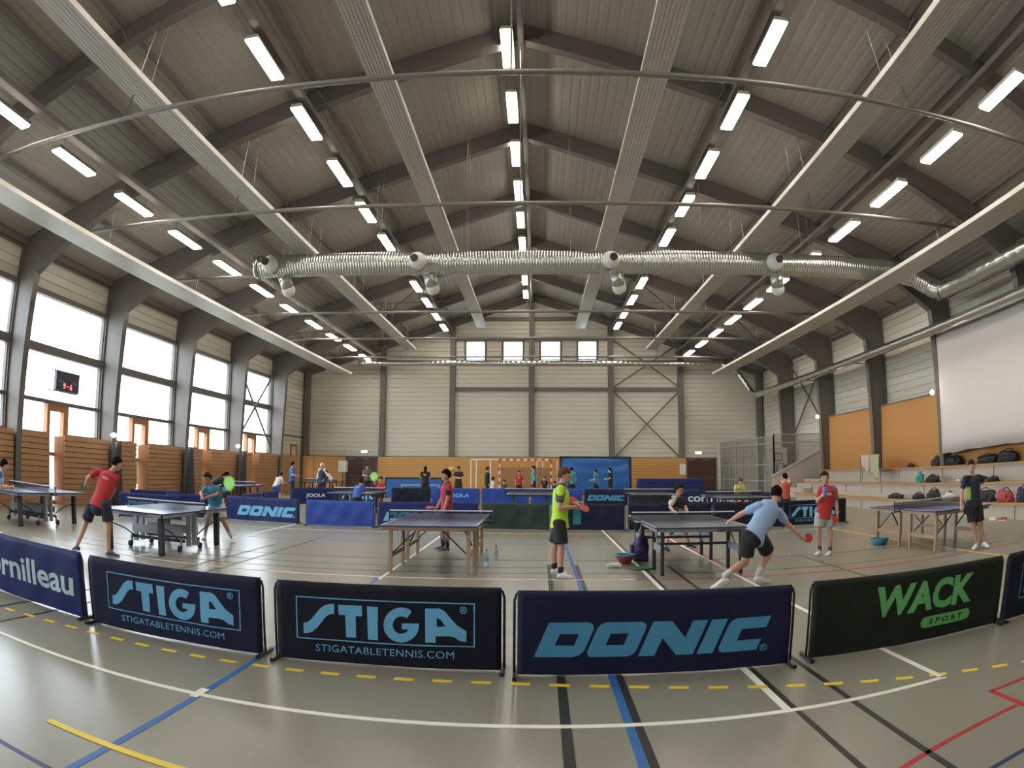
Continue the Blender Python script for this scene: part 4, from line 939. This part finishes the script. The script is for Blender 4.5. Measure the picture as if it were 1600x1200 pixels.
def gen(x, y, face, h, pose='stand'):
    """joints of a generic pose; face 0 = away from the viewer, 180 = towards"""
    a = math.radians(face); fx, fy = -math.sin(a), math.cos(a); rx, ry = math.cos(a), math.sin(a); s = h/1.65
    P = dict(head=(0, .02, 1.535), neck=(0, 0, 1.41), shL=(-.165, 0, 1.35), shR=(.165, 0, 1.35), elL=(-.215, -.03, 1.08), elR=(.215, -.03, 1.08), wrL=(-.21, .05, .85), wrR=(.21, .05, .85),
             hipL=(-.085, 0, .87), hipR=(.085, 0, .87), knL=(-.10, .02, .47), knR=(.10, .02, .47), anL=(-.10, -.02, .085), anR=(.10, -.02, .085), toL=(-.12, .13, .035), toR=(.12, .13, .035))
    if pose == 'ready':
        P.update(head=(0, .34, 1.38), neck=(0, .25, 1.27), shL=(-.165, .2, 1.21), shR=(.165, .2, 1.21), elL=(-.23, .26, .95), elR=(.23, .24, .95), wrL=(-.14, .48, .95), wrR=(.16, .48, .97), hipL=(-.1, -.08, .80), hipR=(.1, -.08, .80), knL=(-.17, .10, .43), knR=(.17, .10, .43), anL=(-.22, -.02, .085), anR=(.22, -.02, .085), toL=(-.25, .13, .035), toR=(.25, .13, .035))
    if pose == 'bent':
        P.update(head=(0, .55, 1.22), neck=(0, .45, 1.16), shL=(-.165, .38, 1.14), shR=(.165, .38, 1.14), elL=(-.2, .46, .88), elR=(.2, .46, .88), wrL=(-.1, .62, .78), wrR=(.1, .62, .78), hipL=(-.09, -.05, .84), hipR=(.09, -.05, .84))
    if pose == 'fold': P.update(elL=(-.23, .06, 1.10), elR=(.23, .06, 1.10), wrL=(.06, .19, 1.14), wrR=(-.06, .20, 1.10))
    if pose == 'fore': P.update(elL=(-.22, -.02, 1.09), wrL=(-.14, .23, 1.05), elR=(.22, -.02, 1.09), wrR=(.12, .23, 1.07))
    if pose == 'hip': P.update(elL=(-.32, -.06, 1.12), wrL=(-.16, .06, .96))
    if pose == 'raise': P.update(elR=(.30, .12, 1.30), wrR=(.26, .22, 1.52), elL=(-.24, .05, 1.10), wrL=(-.16, .26, 1.12))
    if pose == 'sit':
        P = {k: (v[0], v[1], v[2]-.38) for k, v in P.items()}
        P.update(knL=(-.13, .42, .47), knR=(.13, .42, .47), anL=(-.13, .40, .085), anR=(.13, .40, .085), toL=(-.13, .55, .035), toR=(.13, .55, .035), wrL=(-.15, .32, .55), wrR=(.15, .32, .55))
    out = []
    for k in KEYS:
        r, f, u = P[k]; r *= s; f *= s; out.append((x+rx*r+fx*f, y+ry*r+fy*f, u*s if k[:2] not in ('an', 'to') else max(u*s, .035)))
    return out
def person(joints, st, label, near=False):
    J = {k: Vector(v) for k, v in zip(KEYS, joints)}
    base = Vector(((J['anL'].x+J['anR'].x)/2, (J['anL'].y+J['anR'].y)/2, 0)); J = {k: v-base for k, v in J.items()}
    s = st.get('s', 1.0); vox = .0075 if near else .017
    hip = (J['hipL']+J['hipR'])/2; sh = (J['shL']+J['shR'])/2; neck = J['neck']; head = J['head']
    up = (neck-hip).normalized(); rt = ((J['shR']-J['shL'])+(J['hipR']-J['hipL'])); rt = (rt-up*rt.dot(up)).normalized(); fr = up.cross(rt).normalized()
    look = Vector(st['look']).normalized() if 'look' in st else fr
    hu = (Vector((0, 0, 1))*1.0+(head-neck).normalized()*.7).normalized(); hf = (look-hu*look.dot(hu)).normalized(); hr = hf.cross(hu).normalized()
    skin = st.get('skin', SKIN); hs = st.get('hs', 1.0)*(.93+.07*s)
    b = MB()
    # ---- head: skull, jaw, nose, brow, ears, neck
    b.ell(head+hu*.015*hs, (hr*.074*hs, hf*.092*hs, hu*.098*hs), 18, 12)
    b.ell(head-hu*.045*hs+hf*.022*hs, (hr*.056*hs, hf*.066*hs, hu*.070*hs), 14, 10)
    b.rcone(head+hf*.088*hs+hu*.008*hs, .009*hs, head+hf*.107*hs-hu*.022*hs, .013*hs, 8)
    b.ell(head+hf*.080*hs-hu*.062*hs, (hr*.022*hs, hf*.014*hs, hu*.012*hs), 8, 6)
    for q in (-1, 1): b.ell(head+hr*q*.076*hs-hu*.006*hs-hf*.008*hs, (hr*.010*hs, hf*.018*hs, hu*.028*hs), 8, 6)
    b.rcone(neck-up*.03, .050*s, head-hu*.05*hs-hf*.012*hs, .046*s, 12)
    # ---- torso as stacked flattened cones
    W = [(hip-up*.02*s, .150, .105), (hip+(neck-hip)*.25, .135, .095), (hip+(neck-hip)*.55, .150, .105), (hip+(neck-hip)*.82, .150, .098), (neck-up*.02*s, .062, .056)]
    def torso(mb, grow, lo=0, flare=0, top=True):
        rings = []
        L = W[lo:] if top else W[lo:-1]
        for i, (c, wx, wy) in enumerate(L):
            gx = grow+(flare if i == 0 else 0); g2 = grow if i < len(L)-1 else grow*.4
            rings.append([c+rt*(wx*s+min(gx, 9)*(1 if i < len(L)-1 else .4))*math.cos(t)+fr*(wy*s+gx*(1 if i < len(L)-1 else .4))*math.sin(t) for t in [2*math.pi*k/20 for k in range(20)]])
        mb.loft(rings)
    torso(b, -.006); b.rcone(J['shL'], .052*s, J['shR'], .052*s, 12); b.sph(hip, .10*s)
    for q in ('L', 'R'):
        S, E_, Wr = J['sh'+q], J['el'+q], J['wr'+q]; H_, K_, A_, T_ = J['hip'+q], J['kn'+q], J['an'+q], J['to'+q]
        b.rcone(S, .052*s, E_, .039*s); b.rcone(E_, .040*s, E_.lerp(Wr, .35), .041*s); b.rcone(E_.lerp(Wr, .35), .041*s, Wr, .028*s)
        b.rcone(H_, .088*s, K_, .056*s); b.rcone(K_, .056*s, K_.lerp(A_, .3)-(T_-A_).normalized()*.012, .056*s); b.rcone(K_.lerp(A_, .3)-(T_-A_).normalized()*.012, .056*s, A_, .036*s)
        fd = T_-A_; fd.z = min(fd.z, 0); b.rcone(A_, .034*s, A_+fd*.30-Vector((0, 0, .02)), .024*s)
        # ---- hand
        hd = (Wr-E_).normalized(); hd = (hd+Vector(st.get('hand'+q, (0, 0, 0)))).normalized(); sg = 1 if q == 'R' else -1
        pn = rt*(-sg); pn = (pn-hd*pn.dot(hd)); pn = pn.normalized() if pn.length > .2 else hd.orthogonal().normalized()   # palm faces the body
        sd = hd.cross(pn).normalized()
        if sd.dot(fr) < 0: sd = -sd                                  # towards the thumb
        hsz = s*(1.0 if near else 1.12); pc = Wr+hd*.075*hsz
        for o_ in (-.022, 0, .022): b.rcone(Wr+sd*o_*.6*hsz, .017*hsz, pc+sd*o_*hsz, .017*hsz, 8)
        cl = st.get('grip'+q, .45)
        for j, (o_, L) in enumerate(((.030, .068), (.010, .078), (-.010, .072), (-.028, .056))):
            r0 = pc+sd*o_*hsz; d1 = (hd*math.cos(cl)+pn*math.sin(cl)); d2 = (hd*math.cos(cl*2.3)+pn*math.sin(cl*2.3))
            m_ = r0+d1*L*.52*hsz; b.rcone(r0, .0092*hsz, m_, .0088*hsz, 8); b.rcone(m_, .0088*hsz, m_+d2*L*.48*hsz, .0075*hsz, 8)
        t0 = Wr+hd*.028*hsz+sd*.024*hsz; t1 = t0+(sd*.7+hd*.7+pn*.25).normalized()*.038*hsz; b.rcone(t0, .0115*hsz, t1, .0098*hsz, 8); b.rcone(t1, .0098*hsz, t1+(hd+pn*cl).normalized()*.03*hsz, .0085*hsz, 8)
    body = b.build('person', skin); remesh(body, vox, 3); body.location = base; tag(body, label, 'person')
    # ---- shirt
    m = MB(); torso(m, .026)
    if st.get('long'):   # hem hangs below the hip
        pass
    m.rcone(J['shL'], .060*s, J['shR'], .060*s, 12)
    sl = st.get('sleeve', .55)
    for q in ('L', 'R'):
        S, E_, Wr = J['sh'+q], J['el'+q], J['wr'+q]
        if sl <= 1: m.rcone(S, .066*s, S.lerp(E_, sl), .066*s)
        else: m.rcone(S, .064*s, E_, .055*s); m.rcone(E_, .055*s, E_.lerp(Wr, .95), .040*s)
    m.loft([[c+(rt*wx*math.cos(t)+fr*wy*math.sin(t))*s for t in [2*math.pi*k/20 for k in range(20)]] for c, wx, wy in ((hip+up*.10*s, .165, .128), (hip-up*.01*s, .182, .142), (hip-up*.065*s, .190, .150))])
    so_ = m.build('shirt', st['shirt'], body); remesh(so_, max(vox, .011), 3)
    if 'panel' in st:            # contrast side or shoulder panel
        for q in st.get('panel_sides', 'LR'):
            S, E_ = J['sh'+q], J['el'+q]; pm_ = MB(); pm_.rcone(S.lerp(neck, .25), .077*s, S.lerp(E_, sl-.03), .0735*s)
            po_ = pm_.build('sleeve_panel', st['panel'], body); remesh(po_, max(vox, .011), 2)
    if 'sidep' in st: MB().ell(hip+(neck-hip)*.42+rt*.150*s, (rt*.030*s, fr*.07*s, up*.19*s), 14, 10).build('side_panel', st['sidep'], body, smooth=True)
    if 'collar' in st:
        MB().tube([neck-up*.028*s+(rt*math.cos(t)*.062+fr*math.sin(t)*.066)*s for t in [2*math.pi*k/16 for k in range(17)]], .011, 6).build('collar', st['collar'], body, smooth=True)
    if 'badge' in st:            # print on chest or back
        c = hip+(neck-hip)*.70+fr*st.get('badge_side', 1)*.133*s
        MB().ell(c, (rt*.075*s, up*.028*s, fr*.006), 16, 6).build('shirt_print', st['badge'], body, smooth=True)
    # ---- shorts or trousers
    m = MB(); leg = st.get('leg', .62)
    m.rcone(hip+up*.05*s, .138*s, hip-up*.05*s, .150*s, 18, fr, .84)
    for q in ('L', 'R'):
        H_, K_, A_ = J['hip'+q], J['kn'+q], J['an'+q]
        if leg <= 1: e_ = H_.lerp(K_, leg+.10); m.sph(H_, .108*s, 14, 10); m.tube([H_, H_.lerp(K_, .4), e_], [.106*s, .112*s, .114*s], 16)
        else: m.rcone(H_, .098*s, K_, .070*s); m.rcone(K_, .070*s, K_.lerp(A_, .97), .056*s)
    sh_ = m.build('shorts' if leg <= 1 else 'trousers', st['shorts'], body); remesh(sh_, max(vox, .011), 3)
    if 'stripe' in st:
        for q in ('L', 'R'):
            H_, K_ = J['hip'+q], J['kn'+q]; sg = 1 if q == 'R' else -1
            d_ = (rt*sg*.8-fr*.55).normalized()*.113*s
            MB().bar(H_+d_, H_.lerp(K_, leg)+d_*.98, .035, .012, up=rt).build('side_stripe', st['stripe'], sh_)
    # ---- shoes and socks
    for q in ('L', 'R'):
        A_, T_, K_ = J['an'+q], J['to'+q], J['kn'+q]; d_ = T_-A_; d_.z = 0; d_ = d_.normalized() if d_.length > .02 else fr
        lift = max(0, A_.z-.10); sd = d_.cross(Vector((0, 0, 1))); rings = []
        tilt = Vector((0, 0, -lift)); L = .26*s; heel = Vector((A_.x, A_.y, max(0, lift)))-d_*.055*s
        for t, wx, hz in ((0, .6, .55), (.10, .9, .9), (.3, 1, 1.15), (.5, .95, .95), (.75, 1.1, .62), (.92, .85, .5), (1, .4, .35)):
            c = heel+d_*L*t+Vector((0, 0, -lift*min(1, t*1.1)))
            rings.append([c+sd*.049*s*wx*math.cos(a)+Vector((0, 0, max(0.003, .088*s*hz*(.5+.5*math.sin(a))))) for a in [2*math.pi*k/14 for k in range(14)]])
        sh = MB().loft(rings).build('shoe', st.get('shoe', M_sole), body, smooth=True)
        rs = [[Vector((v.x, v.y, max(.002, v.z*.0+c0+.001))) for v in r] for r, c0 in zip(rings, [heel.z+(-lift)*min(1, t*1.1) for t in (0, .1, .3, .5, .75, .92, 1)])]
        MB().loft([[v+Vector((0, 0, .018*(.5+.5*math.sin(2*math.pi*k/14)))) for k, v in enumerate(r)] for r in rs]).build('sole', st.get('sole', M_sole), sh)
        if 'sock' in st: MB().rcone(A_+(K_-A_).normalized()*st.get('sockh', .10), .047*s, A_, .044*s).build('sock', st['sock'], body, smooth=True)
    # ---- hair
    hm = HAIRM[st.get('hair', 'brown')]; rings = []; N = 22; Mh = 14; hg = st.get('hg', 1.0)
    for i in range(Mh+1):
        t = math.pi*(i+.02*(i == 0)-.02*(i == Mh))/Mh; r_ = []
        for k in range(N):
            a = 2*math.pi*k/N; dx, dy, dz = math.cos(a)*math.sin(t), math.sin(a)*math.sin(t), math.cos(t)
            line = .38 if dy > .45 else (.38-(.45-dy)*1.25 if dy > -.35 else -.62)       # hairline height by direction
            g = 1.10*hg if dz > line else .86
            g *= 1+.03*math.sin(a*7+t*9)+.02*math.sin(a*13-t*5)
            if dz > line: g *= 1.03+.05*max(0, dz)
            r_.append(head+hu*.018*hs-hf*.006*hs+(hr*.076*dx+hf*.094*dy+hu*.104*dz)*g*hs)
        rings.append(r_)
    ho = MB().loft(rings).build('hair', hm, body, smooth=True)
    if st.get('ponytail'):
        MB().tube([head-hf*.09*hs+hu*.02, head-hf*.13*hs-hu*.06, head-hf*.11*hs-hu*.17], [.035, .038, .012], 10).build('ponytail', hm, ho, smooth=True)
    if st.get('longhair'):
        MB().tube([head-hf*.05*hs+hu*.02, head-hf*.065*hs-hu*.08, head-hf*.06*hs-hu*.17], [.075, .07, .045], 12).build('long_hair', hm, ho, smooth=True)
    # ---- face
    if st.get('face', True):
        for q in (-1, 1):
            MB().ell(head+hf*.084*hs+hr*q*.030*hs+hu*.010*hs, (hr*.012*hs, hf*.007*hs, hu*.006*hs), 8, 6).build('eye', M_eye, body)
            MB().bar(head+hf*.088*hs+hr*q*.016*hs+hu*.027*hs, head+hf*.080*hs+hr*q*.048*hs+hu*.026*hs, .008, .007).build('eyebrow', hm, body)
        MB().ell(head+hf*.091*hs-hu*.052*hs, (hr*.021*hs, hf*.006*hs, hu*.0055*hs), 8, 6).build('mouth', M_lip, body)
    if st.get('glasses'):
        for q in (-1, 1):
            c = head+hf*.098*hs+hr*q*.032*hs+hu*.008*hs
            MB().tube([c+(hr*math.cos(t)*.024+hu*math.sin(t)*.018)*hs for t in [2*math.pi*k/12 for k in range(13)]], .003, 5).build('spectacle_rim', M_black, body)
            MB().tube([c+hr*q*.022*hs, head+hr*q*.08*hs+hu*.008*hs], .003, 5).build('spectacle_arm', M_black, body)
    return body, {k: v+base for k, v in J.items()}
def paddle(c, normal, handle, label, red=True):
    o = empty('table_tennis_paddle', c, 0, label, 'paddle', 'table tennis paddles')
    n = Vector(normal).normalized(); h = Vector(handle); h = (h-n*h.dot(n)).normalized(); x = h.cross(n)
    def disc(r, t0, t1): return [[Vector((0, 0, 0))+(x*math.cos(a)*.93+h*math.sin(a))*r+n*t for a in [2*math.pi*k/24 for k in range(24)]] for t in (t0, t1)]
    MB().loft(disc(.078, -.003, .003)).build('blade', M_beech, o)
    MB().loft(disc(.077, .003, .007)).build('rubber', M_redr if red else M_blkr, o); MB().loft(disc(.077, -.007, -.003)).build('rubber', M_blkr, o)
    MB().bar(h*.07, h*.175, .028, .022, up=n).build('handle', M_beech if red else M_black, o, bevel=.004)
    return o
M_redr = mat('rubber_red', (.52, .045, .035), .5); M_blkr = mat('rubber_black', (.02, .02, .022), .5)
k_ = cloth_mat('black', (.016, .016, .018)); n_ = cloth_mat('navy', (.02, .025, .05)); r_ = cloth_mat('red', (.46, .03, .04)); gr_ = cloth_mat('grey', (.10, .10, .105))
lime_ = cloth_mat('lime', (.50, .80, .04)); sky_ = cloth_mat('skyblue', (.30, .44, .68)); cy_ = cloth_mat('cyan', (.03, .22, .36)); blu_ = cloth_mat('blue', (.03, .10, .40)); wh_ = cloth_mat('white', (.65, .66, .70)); lg_ = cloth_mat('lightgrey', (.40, .38, .37)); tq_ = cloth_mat('turquoise', (.06, .33, .36)); ye_ = cloth_mat('yellow', (.55, .52, .16)); tan_ = cloth_mat('stone', (.42, .37, .33)); crim_ = cloth_mat('crimson', (.40, .03, .05)); or_ = cloth_mat('coral', (.55, .10, .06)); dk_ = cloth_mat('darkred', (.12, .02, .025))
JT = JOINTS
_, j = person(JT['yellow'], dict(shirt=lime_, panel=gr_, shorts=k_, hair='fair', sock=k_, sockh=.05, leg=.74, hg=1.03, look=(.95, -.2, -.15), gripR=.8, gripL=.8), 'boy in lime and grey shirt standing with folded arms and a paddle', True)
paddle((j['wrR'].x+.145, j['wrR'].y-.05, j['wrR'].z-.015), (.35, -.6, .7), (-1, .2, .25), 'red paddle in the hand of the lime-shirted boy')
paddle((j['wrL'].x-.02, j['wrL'].y-.05, j['wrL'].z+.06), (.3, -.7, .6), (.6, .3, -.3), 'second red paddle tucked under the arm of the lime-shirted boy')
tw = MB().box(.54, 10.72, .80, .66, 10.75, 1.04).build('hand_towel', tq_, bevel=.01); tag(tw, 'small turquoise cloth hanging from the hands of the lime-shirted boy', 'cloth')
_, j = person(JT['redleft'], dict(shirt=r_, shorts=n_, hair='black', badge=cloth_mat('pinkprint', (.62, .25, .27)), badge_side=-1, shoe=cloth_mat('shoe_navy', (.06, .06, .16)), leg=.72, look=(.55, .85, -.2), face=True, gripL=.9), 'player in red shirt and dark shorts seen from behind at left', True)
paddle((j['wrL'].x-.08, j['wrL'].y+.03, j['wrL'].z-.05), (.1, -1, .15), (.7, .2, .7), 'black paddle held by the red-shirted player on the left', False)
_, j = person(JT['cyan'], dict(shirt=cy_, shorts=tan_, hair='brown', s=.88, hs=.98, sock=wh_, look=(-.35, -.9, -.15), skin=SKIN2, leg=.8), 'boy in cyan shirt leaning over the wheeled table on the left', True)
_, j = person(JT['center'], dict(shirt=crim_, panel=k_, panel_sides='L', sleeve=.6, shorts=n_, hair='black', s=.93, look=(-1, -.25, 0), collar=r_, skin=SKIN2, shoe=gr_, leg=.85, sock=n_, sockh=.22), 'boy in red and black shirt standing behind the central table', True)
paddle((j['wrR'].x-.15, j['wrR'].y-.02, j['wrR'].z+.0), (0, -.3, 1), (1, 0, .1), 'paddle held low by the boy behind the central table')
_, j = person(JT['black'], dict(shirt=k_, panel=wh_, panel_sides='R', shorts=k_, hair='brown', s=.86, hs=1.0, glasses=True, look=(.8, -.6, .0), shoe=k_, leg=.8), 'boy in glasses and black shirt crouching behind the black-legged table', True)
paddle((j['wrR'].x+.14, j['wrR'].y-.10, j['wrR'].z+.03), (.2, -.3, 1), (-1, .4, 0), 'dark paddle held by the boy in glasses', False)
_, j = person(JT['blue'], dict(shirt=sky_, shorts=k_, hair='black', hs=1.04, s=1.02, stripe=lg_, sock=wh_, sockh=.12, leg=.66, look=(.45, .9, .05), gripR=.9, gripL=.3, sleeve=.6, skin=SKIN), 'player in light blue shirt lunging at the right with paddle outstretched', True)
paddle((j['wrR'].x+.14, j['wrR'].y+.03, j['wrR'].z-.035), (.2, -1, .15), (-1, -.1, .25), 'red paddle stretched out by the light blue player')
_, j = person(JT['redright'], dict(shirt=r_, shorts=lg_, hair='brown', s=.92, hs=1.0, sock=gr_, sockh=.05, badge=wh_, collar=k_, look=(-.35, -.95, -.1), gripR=.9, panel=cloth_mat('redgrey', (.30, .12, .16)), panel_sides='L', leg=.66), 'boy in red shirt drinking from a blue bottle at right', True)
paddle((j['wrL'].x-.06, j['wrL'].y-.05, j['wrL'].z-.09), (-.3, -1, .2), (.5, .1, .9), 'red paddle hanging in the hand of the drinking boy')
bo = empty('sports_bottle', (j['wrR'].x+.03, j['wrR'].y-.06, j['wrR'].z+.0), 0, 'blue sports bottle held to the mouth of the boy in red', 'bottle')
MB().tube([(0, 0, -.02), (.01, .02, .16)], .04, 14).build('bottle_body', mat('bottle_blue', (.12, .18, .55), .4), bo, smooth=True); MB().tube([(.01, .02, .16), (.015, .03, .20)], [.03, .014], 12).build('bottle_cap', M_black, bo)
_, j = person(JT['blackright'], dict(shirt=n_, shorts=k_, hair='brown', s=.98, sidep=cloth_mat('limeside', (.35, .62, .08)), look=(-.55, -.85, -.05), leg=.78, sleeve=.6), 'boy in dark navy shirt standing beside the bleacher-side table', True)
paddle((j['wrR'].x+.07, j['wrR'].y-.08, j['wrR'].z-.10), (0, -1, .1), (-.3, 0, 1), 'dark paddle held down by the boy beside the bleacher-side table', False)
person(gen(-10.35, 9.95, -35, 1.58, 'ready'), dict(shirt=blu_, panel=sky_, shorts=k_, hair='black', leg=.7, sock=wh_), 'player in blue cut off at the left picture edge', True)
FAR = [
 (-11.0, 22.0, -60, 1.66, 'bent', dict(shirt=k_, shorts=n_, hair='black', ponytail=True, leg=1.5, sleeve=1.5), 'person in black bending down behind the cyan-shirted boy'),
 (-11.45, 24.3, 10, 1.22, 'ready', dict(shirt=blu_, panel=wh_, shorts=k_, hair='brown'), 'small child in blue and white behind the cyan-shirted boy'),
 (-11.5, 29.6, -20, 1.42, 'ready', dict(shirt=wh_, shorts=blu_, hair='brown'), 'child in white shirt and blue shorts at a distant left table'),
 (-11.4, 31.3, -65, 1.78, 'fore', dict(shirt=blu_, panel=cy_, shorts=n_, hair='black', leg=1.5), 'standing person in dark blue facing right near the left wall'),
 (-9.5, 29.9, 165, 1.74, 'hip', dict(shirt=n_, panel=wh_, sleeve=1.5, shorts=n_, leg=1.5, hair='grey'), 'white-haired man in a dark jacket with white stripes'),
 (-9.5, 38.0, 200, 1.70, 'fore', dict(shirt=gr_, shorts=k_, leg=1.5, hair='brown'), 'person in dark grey standing before the far left door'),
 (-5.72, 21.7, -8, 1.36, 'ready', dict(shirt=blu_, shorts=k_, hair='brown', badge=wh_, badge_side=-1), 'child in bright blue seen from behind at a distant table'),
 (-6.05, 26.4, 175, 1.22, 'raise', dict(shirt=r_, shorts=k_, hair='brown'), 'small child in red raising a hand across the distant table'),
 (-5.45, 33.2, 5, 1.64, 'fore', dict(shirt=k_, shorts=k_, hair='black', longhair=True, badge=wh_, badge_side=-1), 'woman in black with long dark hair seen from behind'),
 (-3.85, 33.3, 170, 1.64, 'fold', dict(shirt=k_, shorts=k_, hair='black'), 'youth in black standing with arms folded'),
 (-2.5, 34.0, -80, 1.62, 'stand', dict(shirt=k_, shorts=k_, leg=1.5, sleeve=1.5, hair='brown'), 'man in black standing beside the striped goal'),
 (-2.15, 33.0, -60, 1.12, 'stand', dict(shirt=wh_, shorts=k_, hair='brown'), 'child in a white shirt next to the man in black'),
 (-1.62, 33.3, 170, .98, 'stand', dict(shirt=gr_, shorts=k_, hair='black'), 'small dark-haired child peeking over the royal blue barrier'),
 (-.98, 36.2, 175, 1.42, 'stand', dict(shirt=r_, shorts=k_, hair='brown', badge=wh_), 'girl in red shirt and black shorts inside the goal'),
 (-.22, 35.6, 95, 1.68, 'stand', dict(shirt=tq_, shorts=k_, hair='black'), 'woman in turquoise shirt standing inside the goal'),
 (.32, 33.5, 178, 1.16, 'stand', dict(shirt=k_, shorts=k_, hair='fair', badge=wh_), 'child in a black printed T-shirt behind the green-legged table'),
 (.80, 33.2, 170, .92, 'stand', dict(shirt=n_, shorts=k_, hair='black'), 'small child half hidden behind the lime-shirted boy'),
 (1.72, 35.2, 20, 1.62, 'stand', dict(shirt=tq_, shorts=k_, hair='black'), 'person in turquoise half hidden by the lime-shirted boy'),
 (3.1, 37.0, 60, 1.50, 'fore', dict(shirt=tq_, shorts=k_, hair='brown'), 'child in turquoise shirt in front of the blue backdrop'),
 (3.86, 37.0, 75, 1.60, 'fore', dict(shirt=k_, shorts=k_, hair='black', ponytail=True), 'girl in black with ponytail in front of the blue backdrop'),
 (7.02, 24.1, 178, 1.38, 'ready', dict(shirt=ye_, shorts=or_, hair='fair'), 'child in yellow shirt and coral shorts behind the distant table'),
 (7.25, 19.95, 10, 1.44, 'raise', dict(shirt=or_, panel=wh_, shorts=k_, hair='black'), 'child in orange-red shirt seen from behind near the mesh cage'),
]
for x, y, f, h, ps, st, lab in FAR:
    st = dict(st); st['s'] = max(.7, h/1.65); st['hs'] = max(.88, .75+.25*h/1.65)
    person(gen(x, y, f, h, ps), st, lab)
bl_ = MB().sph((0, 0, 0), .02, 12, 8).build('table_tennis_ball', M_white, smooth=True, loc=(4.42, 11.9, .12)); tag(bl_, 'white ball in the air right of the light blue player', 'ball')
yb = MB().sph((0, 0, 0), .14, 14, 10).build('yellow_ball', mat('ball_yellow', (.55, .50, .08), .5), smooth=True, loc=(-4.17, 33.1, 1.50)); tag(yb, 'yellow ball beside the head of the youth in black', 'ball')
